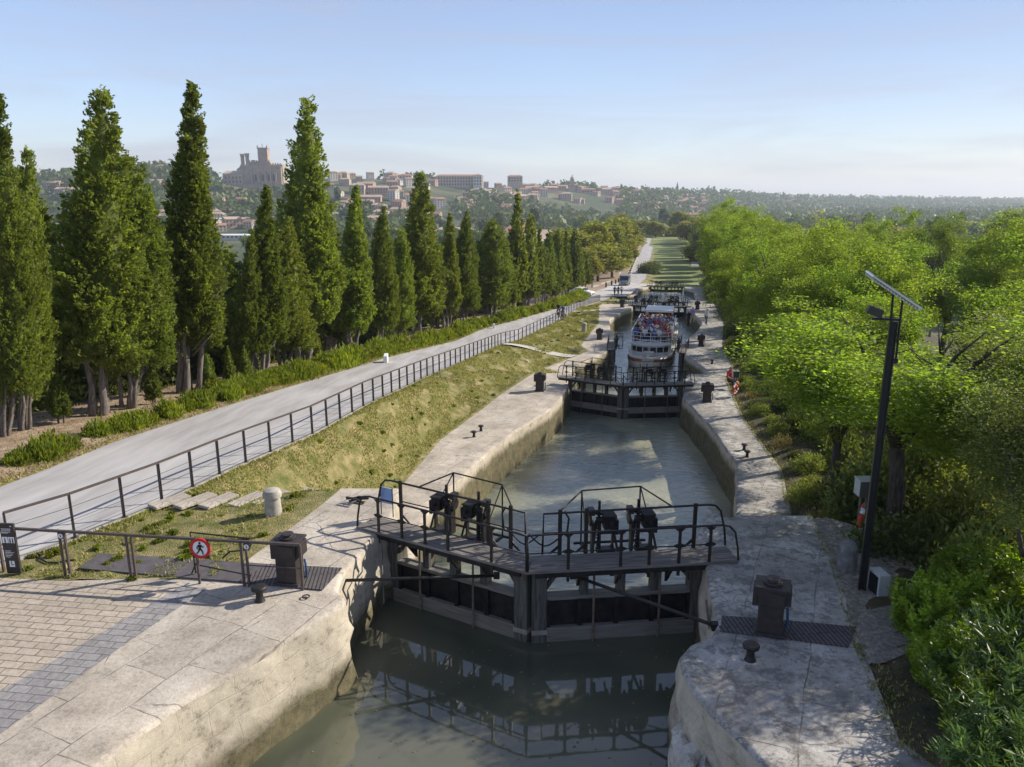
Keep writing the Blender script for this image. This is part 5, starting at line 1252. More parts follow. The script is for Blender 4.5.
# ------------------------------------------------------------------ people
def figure(name, J, E, mats, hairm='hair_dark'):
    """J: joint -> (pos, radius); E: (a, b, material index) ; one continuous skinned body"""
    keys = list(J); ix = {k: i for i, k in enumerate(keys)}
    me = bpy.data.meshes.new(name); me.from_pydata([J[k][0] for k in keys], [(ix[a], ix[b]) for a, b, m in E], [])
    o = bpy.data.objects.new(name, me); col.objects.link(o)
    md = o.modifiers.new('skin', 'SKIN'); md.use_smooth_shade = True
    sv = me.skin_vertices[0].data
    for k in keys:
        r = J[k][1]; sv[ix[k]].radius = (r, r) if not isinstance(r, tuple) else r; sv[ix[k]].use_root = (k == 'pelvis')
    sb = o.modifiers.new('sub', 'SUBSURF'); sb.levels = 1
    dg = bpy.context.evaluated_depsgraph_get(); out = bpy.data.meshes.new_from_object(o.evaluated_get(dg))
    bpy.data.objects.remove(o); bpy.data.meshes.remove(me)
    out.materials.clear()
    for m in mats: out.materials.append(MATS[m])
    P = {k: Vector(J[k][0]) for k in keys}
    for p in out.polygons:
        c = p.center; best = (9, 0)
        for a, b, m in E:
            A, B = P[a], P[b]; d = B-A; t = max(0, min(1, (c-A).dot(d)/max(d.length_squared, 1e-9))); q = (c-A-d*t).length/(.5*(J[a][1] if not isinstance(J[a][1], tuple) else J[a][1][0])+.5*(J[b][1] if not isinstance(J[b][1], tuple) else J[b][1][0]))
            if q < best[0]: best = (q, m)
        m = best[1]
        if m == 9:      # head: hair on the crown and back (figure faces -y)
            hd = P['head']; m = 3 if (c.z > hd.z+.035 or c.y > hd.y+.04) else 0
        p.material_index = m; p.use_smooth = True
    return out
def E_(): return [('pelvis','chest',1),('chest','neck',1),('neck','head',0),('head','top',9),('chest','shl',1),('shl','ell',1),('ell','hal',0),('chest','shr',1),('shr','elr',1),('elr','har',0),('pelvis','hil',2),('hil','knl',2),('knl','anl',2),('anl','tol',2),('pelvis','hir',2),('hir','knr',2),('knr','anr',2),('anr','tor',2)]
def J_(kind):
    if kind == 'sit':
        return dict(pelvis=((0,0,.48),.15), chest=((0,-.02,.86),.15), neck=((0,-.02,1.04),.055), head=((0,-.05,1.15),.095), top=((0,-.05,1.24),.09),
            shl=((-.19,-.02,.94),.065), ell=((-.24,-.12,.70),.05), hal=((-.14,-.34,.62),.04), shr=((.19,-.02,.94),.065), elr=((.24,-.12,.70),.05), har=((.14,-.34,.62),.04),
            hil=((-.10,-.06,.46),.10), knl=((-.11,-.45,.48),.075), anl=((-.11,-.45,.08),.05), tol=((-.11,-.60,.04),.04), hir=((.10,-.06,.46),.10), knr=((.11,-.45,.48),.075), anr=((.11,-.45,.08),.05), tor=((.11,-.60,.04),.04))
    if kind == 'walk':
        return dict(pelvis=((0,0,.95),.14), chest=((0,-.02,1.33),.15), neck=((0,-.02,1.50),.055), head=((0,-.04,1.61),.095), top=((0,-.04,1.70),.09),
            shl=((-.20,-.02,1.41),.065), ell=((-.25,.06,1.13),.05), hal=((-.25,-.06,.88),.04), shr=((.20,-.02,1.41),.065), elr=((.25,-.10,1.14),.05), har=((.22,-.26,.95),.04),
            hil=((-.10,0,.90),.10), knl=((-.10,-.16,.50),.07), anl=((-.10,-.22,.09),.05), tol=((-.10,-.38,.04),.04), hir=((.10,0,.90),.10), knr=((.10,.08,.50),.07), anr=((.10,.30,.12),.05), tor=((.10,.22,.03),.04))
    return dict(pelvis=((0,.15,1.0),.14), chest=((0,-.12,1.33),.15), neck=((0,-.20,1.48),.055), head=((0,-.25,1.58),.095), top=((0,-.24,1.68),.09),
            shl=((-.19,-.14,1.38),.06), ell=((-.23,-.34,1.18),.045), hal=((-.2,-.50,1.05),.04), shr=((.19,-.14,1.38),.06), elr=((.23,-.34,1.18),.045), har=((.2,-.50,1.05),.04),
            hil=((-.10,.10,.96),.10), knl=((-.11,-.24,.74),.07), anl=((-.11,-.02,.36),.05), tol=((-.11,-.18,.30),.04), hir=((.10,.10,.96),.10), knr=((.11,-.16,.56),.07), anr=((.11,.02,.16),.05), tor=((.11,-.14,.10),.04))
PM = {}
def person(kind, shirt, trousers, loc, rz, label, group=None, s=1.0):
    key = (kind, shirt, trousers)
    if kind not in PM: PM[kind] = figure('person_'+kind, J_(kind), E_(), ['skin','shirt_white','trousers_blue','hair_dark'])
    if key not in PM:
        m = PM[kind].copy(); m.materials[1] = MATS[shirt]; m.materials[2] = MATS[trousers]; PM[key] = m
    o = bpy.data.objects.new('person', PM[key]); col.objects.link(o); o.location = loc; o.rotation_euler = (0,0,rz); o.scale = (s,s,s)
    return tag(o, label, 'person', group)
# ------------------------------------------------------------------ tour boat
BW = -7.8; by0 = 64.5; d = Vector((15.6-12.0, 14.5, 0)).normalized(); b0 = Vector((xat(648, by0, -6), by0, BW)); brz = math.atan2(d.y, d.x)-math.pi/2
boat = thing('tour_boat', 'white and cream tour boat full of passengers lying in the open lock', 'boat', b0, brz)
st = [(0,.5,.15,1.15),(.5,1.15,.7,1.1),(1.2,1.6,1.25,1.05),(2.4,1.95,1.75,1.0),(5,2.05,1.95,1.0),(12,2.05,1.95,1.0),(19,2.05,1.9,1.0),(21,1.8,1.5,1.05)]
rows = []
for y_, w_, wb, h_ in st: rows.append([(-w_*.96,y_,h_),(-w_,y_,h_),(-w_*.99,y_,.55),(-wb,y_,-.4),(0,y_,-.5),(wb,y_,-.4),(w_*.99,y_,.55),(w_,y_,h_),(w_*.96,y_,h_)])
hm = loft(rows, 'boat_cream', 'hull', smooth=False); hull = bpy.data.objects.new('hull', hm); col.objects.link(hull); hull.parent = boat
m_ = MB()
for (y0,w0,_,h0),(y1,w1,_,h1) in zip(st, st[1:]): m_.poly([(-w0,y0,h0-.02),(w0,y0,h0-.02),(w1,y1,h1-.02),(-w1,y1,h1-.02)], [(0,1,2,3)])
m_.poly([(-1.8,21,-.4),(1.8,21,-.4),(1.8,21,1.03),(-1.8,21,1.03)], [(0,1,2,3)]); m_.poly([(-.5,0,-.4),(.5,0,-.4),(.5,0,1.13),(-.5,0,1.13)], [(0,1,2,3)])
m_.build('deck', 'boat_deck', boat)
m_ = MB()
for sx in (-1, 1):
    for (y0,w0,_,h0),(y1,w1,_,h1) in list(zip(st, st[1:])): 
        m_.poly([(sx*(w0+.012),y0-.01,h0-.12),(sx*(w1+.012),y1,h1-.12),(sx*(w1+.004),y1,h1-.42),(sx*(w0+.004),y0-.01,h0-.42)], [(0,1,2,3)])
m_.build('stripe', 'boat_orange', boat)
# lower saloon with windows and a rounded front
m_ = MB(); fr = [(-1.75,3.6),(-1.6,2.9),(-1.2,2.4),(-.6,2.15),(0,2.08),(.6,2.15),(1.2,2.4),(1.6,2.9),(1.75,3.6),(1.75,18.5),(-1.75,18.5)]
m_.prism(fr, .98, 1.78); m_.prism([(x*1.05, y-.12 if y < 10 else y+.2) for x, y in fr], 1.78, 1.86); sal = m_.build('saloon', 'boat_cream', boat)
m_ = MB()
for a_, b_ in zip(fr[1:8], fr[2:8]): A = Vector((*a_,0)); B = Vector((*b_,0)); n_ = Vector((B.y-A.y, -(B.x-A.x), 0)).normalized()*.01; q0, q1 = A.lerp(B,.08)+n_, A.lerp(B,.92)+n_; m_.extr([q0+Vector((0,0,1.22)), q1+Vector((0,0,1.22)), q1+Vector((0,0,1.66)), q0+Vector((0,0,1.66))], n_)
for k in range(9):
    for sx in (-1, 1): m_.box((sx*1.76, 4.4+k*1.55, 1.42), (.03,1.2,.46))
m_.build('window', 'glass_dark', boat)
# upper deck rail, wheel stand, benches and canopy
m_ = MB(); rp = [(-1.8,14.8),(-1.8,3.8),(-1.55,3.2),(-.9,2.9),(0,2.8),(.9,2.9),(1.55,3.2),(1.8,3.8),(1.8,14.3)]
for z_ in (2.2, 2.52, 2.85): m_.tube([(x,y,z_) for x, y in rp], .025, None, 6)
for x, y in rp[1:-1]+[(sx*1.8, 5+1.5*k) for k in range(6) for sx in (-1,1)]: m_.tube([(x,y,1.84),(x,y,2.86)], .022, None, 6)
m_.build('deck_rail', 'white_paint', boat)
m_ = MB(); m_.tube([(-1.85,2.3,1.2),(-1.85,2.2,2.0),(0,2.0,2.35),(1.85,2.2,2.0),(1.85,2.3,1.2)], .04, None, 6); m_.build('bow_rail', 'white_paint', boat)
m_ = MB(); m_.box((0,1.3,1.25), (.9,.7,.35)); m_.box((0,.6,1.15), (.3,.3,.25)); m_.build('bow_locker', 'boat_deck', boat, bevel=.03)
rowsY = [4.2+.86*k for k in range(12)]
for k, y_ in enumerate(rowsY):
    for sx in (-1, 1):
        m_ = MB(); m_.box((sx*.92,y_+.05,2.28), (1.45,.42,.05)); m_.box((sx*.92,y_+.30,2.5), (1.45,.05,.45)); m_.box((sx*.92-.6,y_+.1,2.05),(.05,.35,.42)); m_.box((sx*.92+.6,y_+.1,2.05),(.05,.35,.42)); m_.build('bench', 'seat_red', boat)
m_ = MB(); m_.box((0,17.1,3.12), (2.9,3.6,.09)); m_.box((0,15.4,3.02), (2.8,.1,.18)); m_.build('canopy', 'white_paint', boat, bevel=.03)
m_ = MB()
for x in (-1.35, 1.35):
    for y_ in (15.5, 17.1, 18.6): m_.tube([(x,y_,1.84),(x,y_,3.1)], .035, None, 6)
m_.box((0,14.9,2.3), (1.4,.4,.9)); m_.build('canopy_post', 'white_paint', boat)
m_ = MB(); m_.tube([(0,.2,1.1),(0,.1,2.2)], .02, None, 6); m_.build('flag_pole', 'white_paint', boat)
shirts = ['shirt_white','shirt_red','shirt_blue','shirt_white','shirt_pink','shirt_navy','shirt_grey','shirt_white','shirt_yellow','shirt_black','shirt_red','shirt_purple']
ordn = ['first','second','third','fourth','fifth','sixth','seventh','eighth','ninth','tenth','eleventh','rearmost']
cosb, sinb = math.cos(brz), math.sin(brz)
def onboat(x, y, z): return (b0.x+x*cosb-y*sinb, b0.y+x*sinb+y*cosb, BW+z)
for k, y_ in enumerate(rowsY):
    for j, x in enumerate((-1.5,-1.08,-.66,-.24,.24,.66,1.08,1.5)):
        if rnd.random() < .06: continue
        sh = shirts[(k*5+j*3+rnd.randrange(3)) % len(shirts)]
        person('sit', sh, rnd.choice(['trousers_blue','trousers_beige','trousers_black']), onboat(x+rnd.uniform(-.05,.05), y_+.12, 1.84), brz+rnd.uniform(-.3,.3), '%s-shirted passenger on the boat, %s from the left in the %s row from the bow' % (sh.split('_')[1], ordn[j], ordn[k]), 'passengers seated on the tour boat', rnd.uniform(.93,1.05))
# people on the ground
def on(px, py, zf): return at(px, py, zf)
def bike(loc, rz, label):
    t = thing('bicycle', label, 'bicycle', loc, rz)
    for y_ in (-.52, .52):
        w = MB(); w.tube([(0, y_+.33*math.cos(a_), .34+.33*math.sin(a_)) for a_ in np.linspace(0, 2*math.pi, 25)], .018, None, 6, caps=False)
        for a_ in np.linspace(0, math.pi, 7)[:-1]: w.tube([(0, y_+.32*math.cos(a_), .34+.32*math.sin(a_)), (0, y_-.32*math.cos(a_), .34-.32*math.sin(a_))], .003, None, 4)
        w.build('wheel', 'rubber', t)
    f_ = MB()
    for A, B in (((0,.52,.34),(0,.02,.30)), ((0,.52,.34),(0,.16,.80)), ((0,.02,.30),(0,.16,.92)), ((0,.02,.30),(0,-.36,.78)), ((0,.16,.80),(0,-.36,.86)), ((0,-.52,.34),(0,-.34,1.0))): f_.tube([A, B], .018, None, 6)
    f_.build('frame', 'dark_metal', t); MB().box((0,.17,.94), (.14,.26,.05)).build('saddle', 'rubber', t, bevel=.02)
    MB().tube([(-.26,-.38,1.02),(-.1,-.34,1.0),(.1,-.34,1.0),(.26,-.38,1.02)], .014, None, 6).build('handlebar', 'dark_metal', t)
c1, c2 = on(558.5,318,zr), on(563,320,zr)
hd = math.atan2(roadL(80)-roadL(90), -10)
rz_b = 1.0*(-math.atan2((roadL(95)-roadL(85)), 10))
bike(c1+Vector((0,0,.02)), rz_b, 'bicycle ridden by the left-hand cyclist on the road'); person('bike', 'shirt_black', 'trousers_black', c1+Vector((0,0,.02)), rz_b, 'cyclist in dark clothes riding up the road, left of the pair')
bike(c2+Vector((0,0,.02)), rz_b, 'bicycle ridden by the right-hand cyclist on the road'); person('bike', 'shirt_blue', 'trousers_beige', c2+Vector((0,0,.02)), rz_b, 'cyclist in a blue top riding up the road, right of the pair')
for px, py, sh, tr, lab in ((614.5,296,'shirt_navy','trousers_black','person in dark clothes walking on the lower plaza, left of the three'),(618,296,'shirt_black','trousers_blue','person in black walking in the middle of the three on the lower plaza'),(621.5,295,'shirt_white','trousers_blue','person in a white top walking on the lower plaza, right of the three')):
    person('walk', sh, tr, on(px, py, lambda Y: zr(Y)+.03), .3, lab)
for px, py, sh, tr, lab in ((692,323,'shirt_purple','trousers_beige','person in a lilac top walking on the right quay behind the boat'),(706,325,'shirt_white','trousers_blue','person in a white top half hidden by leaves on the right quay'),(688,327,'shirt_black','trousers_black','person in black standing on the right quay by the boat stern'),(729,388,'shirt_red','trousers_black','person in a red top sitting by the bushes near the second gate')):
    person('walk' if 'sitting' not in lab else 'sit', sh, tr, on(px, py, zq), 2.6 if sh == 'shirt_purple' else .4, lab)
# van and car
def vehicle(name, label, cat, loc, rz, L, W, Ht, paint, van):
    t = thing(name, label, cat, loc, rz)
    prof = [(-L/2,.35),(-L/2,.85),(-L/2+.12,1.0),(-L/2+.75,1.15),(-L/2+1.35,Ht-.08),(-L/2+1.7,Ht),(L/2-.15,Ht),(L/2,Ht-.3),(L/2,.35)] if van else [(-L/2,.3),(-L/2,.65),(-L/2+.15,.78),(-L/2+1.1,.92),(-L/2+1.8,Ht-.03),(-L/2+2.3,Ht),(L/2-1.1,Ht-.03),(L/2-.35,.98),(L/2,.9),(L/2,.3)]
    b = MB(); b.extr([(-W/2,y_,z_) for y_, z_ in prof], (W,0,0)); b.build('body', paint, t, bevel=.05)
    g_ = MB(); P_ = prof[3:5]; (y0,z0),(y1,z1) = P_; n_ = Vector((0,-(z1-z0),(y1-y0))).normalized()*.02
    A = Vector((0,y0+(y1-y0)*.1,z0+(z1-z0)*.1))+n_; B = Vector((0,y0+(y1-y0)*.92,z0+(z1-z0)*.92))+n_; w2 = W*.42
    g_.poly([A+Vector((-w2,0,0)),A+Vector((w2,0,0)),B+Vector((w2*.93,0,0)),B+Vector((-w2*.93,0,0))], [(0,1,2,3)]); g_.build('windscreen', 'glass_dark', t)
    g_ = MB()
    for sx in (-1,1): g_.box((sx*(W/2+.004), -L/2+2.1 if van else .1, Ht-.42 if van else Ht-.30), (.012, 1.2 if van else 1.5, .45 if van else .32))
    g_.build('side_window', 'glass_dark', t)
    for sx in (-1,1):
        for y_ in (-L/2+.85, L/2-.85):
            w = MB(); w.tube([(sx*(W/2-.2),y_,.33),(sx*(W/2+.01),y_,.33)], .33, None, 18); wh = w.build('wheel', 'rubber', t); r_ = MB(); r_.tube([(sx*(W/2+.01),y_,.33),(sx*(W/2+.02),y_,.33)], .19, None, 12); r_.build('rim', 'aluminium', wh)
        h_ = MB(); h_.box((sx*(W/2-.25),-L/2-.005,.72 if van else .62), (.3,.02,.16)); h_.build('headlight', 'sign_white', t)
    MB().box((0,-L/2-.01,.45), (W*.6,.02,.14)).build('bumper', 'rubber', t)
vehicle('van', 'grey van parked on the lower road beyond the pedestrians', 'van', on(624.5,285.5,zr)+Vector((0,0,.05)), R(-14), 4.9, 1.95, 2.1, 'van_grey', True)
vehicle('parked_car', 'white car parked behind the hedge at the left of the lower plaza', 'car', on(585,296,zr)+Vector((-.5,0,.05)), R(60), 4.1, 1.75, 1.42, 'car_white', False)

# ------------------------------------------------------------------ the town
def house_mesh(w, d_, h, rh, wall, roof, storeys, nwin, hip=False):
    b = MB(); b.box((0,0,h/2-2), (w,d_,h+4), wall); e = .5
    if hip:
        r_ = min(w, d_)/2*.9; P = [(-w/2-e,-d_/2-e,h+.0),(w/2+e,-d_/2-e,h),(w/2+e,d_/2+e,h),(-w/2-e,d_/2+e,h),(-w/2+r_,0,h+rh),(w/2-r_,0,h+rh)]
        b.poly(P, [(0,1,5,4),(1,2,5),(2,3,4,5),(3,0,4),(3,2,1,0)], roof)
    else:
        P = [(-w/2-e,-d_/2-e,h),(w/2+e,-d_/2-e,h),(w/2+e,d_/2+e,h),(-w/2-e,d_/2+e,h),(-w/2-e,0,h+rh),(w/2+e,0,h+rh)]
        b.poly(P, [(0,1,5,4),(2,3,4,5),(3,2,1,0)], roof); b.poly([P[0],P[3],P[4],P[1],P[2],P[5]], [(0,1,2),(4,3,5)], wall)
    for s_ in range(storeys):
        z = 1.7+s_*(h-1)/storeys
        for k in range(nwin):
            x = -w/2+w*(k+.5)/nwin; b.box((x,-d_/2-.02,z), (min(1.1, w/nwin*.45),.1,1.6), 'window_dark')
        b.box((-w/2-.02,0,z), (.1,1.0,1.5), 'window_dark'); b.box((w/2+.02,0,z), (.1,1.0,1.5), 'window_dark')
    b.box((w*.25,d_*.12,h+rh*.8), (.8,.8,1.4), wall)
    return b
HS = []
for i, (w, d_, h, rh, wall, roof, st_, nw, hip) in enumerate([(11,9,6,2.2,'facade_cream','roof_tile',2,3,0),(14,10,8,2.4,'facade_pink','roof_tile',3,4,0),(9,8,5,1.9,'facade_white','roof_tile',2,2,1),(18,11,9,2.5,'facade_cream','roof_pale',3,5,1),(12,9,11,2,'facade_white','roof_tile',4,3,0),(24,12,7,2.4,'facade_pink','roof_pale',2,7,0)]):
    o = house_mesh(w, d_, h, rh, wall, roof, st_, nw, hip).build('town_house', None); tag(o, 'x', 'house'); kids(o); HS.append(o)
HL = {0:'small cream house with red tiled roof among the many on the town slope',1:'pink three-storey house with red tiled roof among the many on the town slope',2:'small white hipped-roof house among the many on the town slope',3:'wide cream house with pale tiled roof among the many on the town slope',4:'tall white house with red tiled roof among the many on the town slope',5:'long low pink house with pale tiled roof among the many on the town slope'}
def town(px, Y, i, s=1.0, dz=0, rz=None):
    X = xat(px, Y, 0); place(HS[i], (X, Y, terr(X, Y)+dz), rnd.uniform(-.7,.7) if rz is None else rz, (s,s,s), HL[i], 'houses on the town slope: '+HL[i].split(' among')[0])
n = 0
zones = [(-60,60,.86,1.0,16),(55,230,.66,.97,20),(200,262,.64,.80,14),(330,440,.64,.86,26),(340,440,.70,1.02,30),(450,520,.72,.86,22),(420,620,.93,1.04,30),(520,640,.76,.95,26),(650,720,.66,.88,46),(700,820,.55,.9,26),(790,1030,.4,1.0,40),(330,400,.9,1.02,12)]
for a_, b_, t0, t1, cnt in zones:
    for k in range(cnt):
        px = rnd.uniform(a_, b_); rr = rid(px); Y = rr*rnd.uniform(t0, t1); town(px, Y, rnd.choice((0,0,1,2,3,4,5)), rnd.uniform(.75,1.05), .5); n += 1
def landmark(px, Y, py_base, rz=0): X = xat(px, Y, H+slope(py_base)*Y); return Vector((X, Y, H+slope(py_base)*Y))
def wins(b, w, h, y, nx, nz, x0=0, z0=0, ww=1.2, wh=2.0):
    for i in range(nx):
        for j in range(nz): b.box((x0-w/2+w*(i+.5)/nx, y, z0+h*(j+.55)/nz), (ww,.2,wh))
# cathedral
D = 1150; u = D*1.03/F     # metres per pixel there
p = landmark(256, D, 183); t = thing('cathedral', 'large stone cathedral with square bell tower and turrets on the hilltop', 'cathedral', p)
S_ = lambda v: v*u*.94
for x0_, x1_, zt, dp in ((-9,15,20.5,20),(-15,21,16.5,23),(14,27,18,18)):
    m_ = MB(); m_.box((S_((x0_+x1_)/2),12,S_(zt/2)), (S_(x1_-x0_),dp,S_(zt)))
    for k in range(int((x1_-x0_)/2.4)): m_.box((S_(x0_+1.2+2.4*k),12-dp/2+.5,S_(zt+.7)), (S_(1.1),1,S_(1.4)))
    m_.build('upper_wall', 'facade_stone', t)
m_ = MB(); m_.box((S_(4),12,S_(2)), (S_(44),26,S_(22))); m_.build('nave', 'facade_stone', t)
m_ = MB(); m_.poly([(S_(-18),-1,S_(13)),(S_(26),-1,S_(13)),(S_(26),25,S_(13)),(S_(-18),25,S_(13)),(S_(-18),12,S_(16)),(S_(26),12,S_(16))], [(0,1,5,4),(2,3,4,5),(3,0,4),(1,2,5)]); m_.build('roof', 'facade_stone', t)
m_ = MB(); m_.box((S_(8),9,S_(17.5)), (S_(9.5),12,S_(31))); wins(m_, S_(7), S_(10), 2.9, 2, 1, S_(8), S_(21), 1.6, 8); m_.box((S_(8),9,S_(33.5)), (S_(10.4),13,S_(1)))
for x in (-1,1): m_.box((S_(8+x*4.6),3.5,S_(34.5)), (S_(1),1.5,S_(3)))
tw = m_.build('bell_tower', 'facade_stone', t); MB().tube([(S_(7),9,S_(34)),(S_(7),9,S_(38))], .5, None, 6).build('finial', 'facade_stone', tw)
for x, ht, w_ in ((-12,33,3.6),(-7.3,33.5,3.6),(-1.5,27,3),(2.5,26,2.2),(18,22,3),(25,21,2.6)):
    m_ = MB(); m_.lathe((S_(x),2,S_(-6)), [(S_(w_/2),0),(S_(w_/2),S_(ht-2)),(S_(w_/2*1.18),S_(ht-1.6)),(S_(w_/2*1.18),S_(ht))], None, 10)
    for k in range(6): a_ = k*1.047; m_.box((S_(x)+S_(w_/2)*math.cos(a_), 2+S_(w_/2)*math.sin(a_), S_(ht-5.5)), (1.4,1.4,1.6))
    m_.build('turret', 'facade_stone', t)
for x in (-3,4,11,16,21):
    m_ = MB(); m_.box((S_(x),-2,S_(1)), (S_(1.6),5,S_(18))); m_.poly([(S_(x-.8),-4.5,S_(10)),(S_(x+.8),-4.5,S_(10)),(S_(x),-2,S_(14))], [(0,1,2)]); m_.build('buttress', 'facade_stone', t)
for x in (0.5,7.5,13.5,18.5): MB().box((S_(x),-1.2,S_(5)), (2.2,.3,9)).build('window', 'window_dark', t)
m_ = MB(); m_.box((S_(-22),8,S_(0)), (S_(20),22,S_(18))); m_.poly([(S_(-32.5),-3.5,S_(9)),(S_(-11.5),-3.5,S_(9)),(S_(-11.5),19.5,S_(9)),(S_(-32.5),19.5,S_(9)),(S_(-30),8,S_(12)),(S_(-14),8,S_(12))], [(0,1,5,4),(2,3,4,5),(3,0,4),(1,2,5)]); cl = m_.build('cloister', 'facade_cream', t)
for i in range(5):
    for j in range(2): m_ = MB(); wins(m_, 1, 1, -3.1, 1, 1, S_(-29.2+3.6*i), S_(.8+4*j), 1.6, 2.6); m_.build('window', 'window_dark', cl)
p = landmark(262, D-14, 188); o = MB().box((0,0,S_(-2)), (S_(62),6,S_(11))).build('terrace_wall', 'facade_stone'); o.location = p; tag(o, 'long pale stone terrace wall below the cathedral', 'wall')
def big(px, Y, pyb, wpx, hpx, dm, wall, roof, nx, nz, label, rh=2.5, name='town_building', rz=0):
    p = landmark(px, Y, pyb); u = Y*1.03/F; w, h = wpx*u, hpx*u; t = thing(name, label, 'building', p, rz)
    MB().box((0,0,h/2-6), (w,dm,h+12)).build('wall', wall, t)
    b = MB(); b.poly([(-w/2-.6,-dm/2-.6,h),(w/2+.6,-dm/2-.6,h),(w/2+.6,dm/2+.6,h),(-w/2-.6,dm/2+.6,h),(-w/2+dm*.3,0,h+rh),(w/2-dm*.3,0,h+rh)], [(0,1,5,4),(1,2,5),(2,3,4,5),(3,0,4),(3,2,1,0)]); b.build('roof', roof, t)
    if nx:
        wm = MB().box((0,0,0), (w/nx*.42,.2,h/nz*.5)).mesh('window', 'window_dark')
        for i in range(nx):
            for j in range(nz): o = bpy.data.objects.new('window', wm); col.objects.link(o); o.parent = t; o.location = (-w*.47+w*.94*(i+.5)/nx, -dm/2-.05, h*.9*(j+.55)/nz)
    return t
big(152,1150,183,26,14,18,'facade_cream','roof_tile',9,3,'pale cream palace wing at the left end of the hilltop palace')
big(172,1145,186,22,18,20,'facade_cream','roof_tile',8,4,'middle block of the hilltop palace left of the cathedral')
big(189,1140,188,15,22,22,'facade_pink','roof_tile',6,4,'tall end pavilion of the hilltop palace left of the cathedral')
big(460,1230,186,44,9,16,'facade_cream','roof_tile',16,3,'long cream institution on the ridge right of the tall cypress')
big(478,1215,186,8,9.5,18,'facade_white','roof_tile',3,3,'bright end block of the long institution on the ridge')
big(608,1560,196,30,6.5,18,'facade_white','roof_pale',10,2,'long white building on the slope above the plane trees')
big(632,1550,197,24,6,16,'facade_cream','roof_tile',9,2,'second long cream building right of the long white one on the slope')
big(574,1400,194,8,8,10,'facade_stone','roof_tile',2,3,'stone church body with a small domed tower on the ridge')
big(588,1400,196,14,6,12,'facade_pink','roof_tile',5,2,'pink house right of the domed church on the ridge')
big(406,1180,181,12,5,12,'facade_white','roof_tile',4,2,'white house on the ridge above the row of cypresses')
big(515,1350,182,14,5,12,'facade_cream','roof_tile',5,2,'cream house group with a raised attic on the ridge')
p = landmark(572,1398,190); t = thing('church_tower', 'small domed church tower on the ridge', 'tower', p); MB().box((0,0,6), (7,7,24)).build('shaft', 'facade_stone', t); MB().lathe((0,0,18), [(3.8,0),(3.6,2),(2.6,4),(1,5.4),(.3,9)], None, 10).build('dome', 'facade_stone', t)
p = landmark(677,1750,193); t = thing('church_spire', 'thin dark church spire standing on the wooded skyline', 'tower', p); MB().box((0,0,4), (5,5,14)).build('shaft', 'facade_stone', t); MB().lathe((0,0,11), [(3,0),(.2,13)], None, 6).build('spire', 'window_dark', t)
# low ground buildings
big(240,820,222,66,3.2,26,'facade_white','roof_white',0,0,'long warehouse with a flat white roof below the cathedral','1' and 1.0)
big(234,640,238,34,3.0,18,'facade_white','roof_white',8,1,'second low white-roofed warehouse nearer than the long one below the cathedral',.8)
big(225,900,214,60,4,20,'facade_cream','roof_tile',12,1,'row of low cream houses with red roofs below the cathedral hill',2.5)
big(300,840,225,40,4,20,'facade_cream','roof_pale',8,1,'low cream shed with pale roof beside the central cypress',2.5)
big(455,560,238,46,5,26,'facade_pink','roof_pale',6,1,'low pink hall with broad pale roof seen between the cypresses',4)
big(540,470,246,54,6,34,'facade_pink','roof_pale',8,1,'big hall with wide brownish tiled roofs behind the far cypresses',6)
big(520,520,238,34,6,26,'facade_cream','roof_tile',5,1,'second hall with a ridged tiled roof behind the highest far cypress',6)
big(766,900,231,34,6,14,'facade_stone','roof_white',12,2,'grey modern block with rows of windows above the wood right of centre',.6)
big(762,640,250,30,3,18,'facade_white','roof_white',6,1,'low flat white shed above the wood right of centre',.6)
big(692,1050,222,16,7,12,'facade_pink','roof_tile',5,2,'pink house with red roof at the foot of the far slope')
big(736,1000,222,12,7,12,'facade_white','roof_tile',3,3,'small white block left of the grey modern block')
# crane
p = landmark(868,2900,199); t = thing('tower_crane', 'tiny yellow tower crane on the right skyline', 'crane', p); u = 2900*1.03/F
m_ = MB(); m_.box((0,0,u*.5), (2,2,u*6)); m_.build('mast', 'shirt_yellow', t); MB().bar((-u*4,0,u*2.4), (u*5,0,u*3.6), 1.5, 1.5).build('jib', 'shirt_yellow', t)

# ------------------------------------------------------------------ haze, sky, sun, camera
hz = MB(); hz.box((0,0,55), (16400,16400,190)); o = hz.build('haze', None) if False else None
me = hz.mesh('haze', 'sign_white'); me.materials.clear()
hm = bpy.data.materials.new('haze'); hm.use_nodes = True; nt = hm.node_tree
for n_ in list(nt.nodes):
    if n_.type != 'OUTPUT_MATERIAL': nt.nodes.remove(n_)
pv = nt.nodes.new('ShaderNodeVolumePrincipled'); pv.inputs['Color'].default_value = (.80,.88,1,1); pv.inputs['Density'].default_value = HAZE; pv.inputs['Anisotropy'].default_value = .2
nt.links.new(pv.outputs[0], nt.nodes['Material Output'].inputs['Volume']); me.materials.append(hm)
o = bpy.data.objects.new('haze', me); col.objects.link(o); o['kind'] = 'stuff'; o['label'] = 'pale blue haze over the valley'
w = bpy.data.worlds.new('World'); scene.world = w; w.use_nodes = True; n, l = w.node_tree.nodes, w.node_tree.links
sky = n.new('ShaderNodeTexSky'); sky.sky_type = 'NISHITA'; sky.sun_disc = False
sd = Vector((math.cos(SUN_EL)*math.cos(SUN_AZ), math.cos(SUN_EL)*math.sin(SUN_AZ), math.sin(SUN_EL)))
sky.sun_elevation = SUN_EL; sky.sun_rotation = math.atan2(sd.x, sd.y); sky.air_density = 1.0; sky.dust_density = .35; sky.ozone_density = 2.5; sky.altitude = 50
bg = n['Background']; bg.inputs[1].default_value = SKY_S
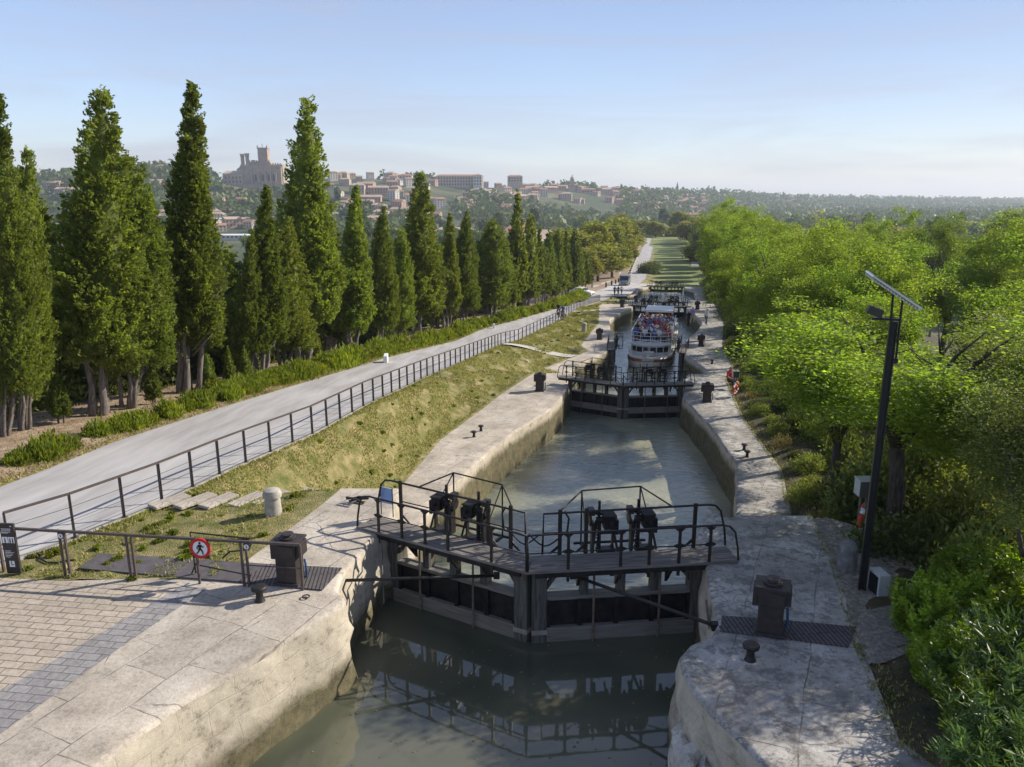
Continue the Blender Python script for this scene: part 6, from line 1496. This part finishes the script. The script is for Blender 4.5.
tc = n.new('ShaderNodeTexCoord'); mp = n.new('ShaderNodeMapping'); mp.inputs['Scale'].default_value = (1.2,1.2,9); mp.inputs['Rotation'].default_value = (.06,.05,0); l.new(tc.outputs['Generated'], mp.inputs[0])
cf = noise(n, l, mp.outputs[0], 1.7, 6, .55, .6)
sz = n.new('ShaderNodeSeparateXYZ'); l.new(tc.outputs['Generated'], sz.inputs[0])
low = ramp(n, l, sz.outputs[2], [(0.0, 1.0), (.10, .75), (.30, .35), (.5, .25)])
cl = ramp(n, l, cf, [(.46, 0), (.74, .75)])
mm = n.new('ShaderNodeMath'); mm.operation = 'MULTIPLY'; l.new(cl, mm.inputs[0]); l.new(low, mm.inputs[1])
base = mixc(n, l, .95, sky.outputs[0], SKY_TINT, 'MULTIPLY')
mp2 = n.new('ShaderNodeMapping'); mp2.inputs['Scale'].default_value = (1.0,2.2,14); mp2.inputs['Rotation'].default_value = (.16,-.12,.5); l.new(tc.outputs['Generated'], mp2.inputs[0])
c2_ = ramp(n, l, noise(n, l, mp2.outputs[0], 1.3, 7, .6, .9), [(.52, 0), (.72, .42)])
mx_ = n.new('ShaderNodeMath'); mx_.operation = 'MAXIMUM'; l.new(mm.outputs[0], mx_.inputs[0]); l.new(c2_, mx_.inputs[1]); mm = mx_
dt = n.new('ShaderNodeVectorMath'); dt.operation = 'DOT_PRODUCT'; l.new(tc.outputs['Generated'], dt.inputs[0]); dt.inputs[1].default_value = tuple(sd)
base = mixc(n, l, .28, base, (1.6,1.62,1.85))
base = mixc(n, l, 1.0, base, ramp(n, l, dt.outputs['Value'], [(.0, 1.0), (.45, .82), (1.0, .45)]), 'MULTIPLY')
l.new(mixc(n, l, mm.outputs[0], base, SKY_CLOUD), bg.inputs[0])
ld = bpy.data.lights.new('sun', 'SUN'); ld.energy = SUN_S; ld.angle = R(.55); ld.color = (1, .93, .82); lo = bpy.data.objects.new('sun', ld); col.objects.link(lo)
lo.rotation_euler = sd.to_track_quat('Z', 'Y').to_euler()
cd = bpy.data.cameras.new('camera'); cam = bpy.data.objects.new('camera', cd); col.objects.link(cam); scene.camera = cam
cd.sensor_width = 36; cd.lens = F/1024*36; cd.clip_end = 20000; cd.clip_start = .1
cam.location = (0,0,H); cam.rotation_euler = (math.pi/2-PT, 0, 0)
scene.view_settings.view_transform = 'Standard'; scene.view_settings.look = 'None'; scene.view_settings.exposure = EXPO; scene.view_settings.gamma = 1
scene.render.resolution_x = 1024; scene.render.resolution_y = 767
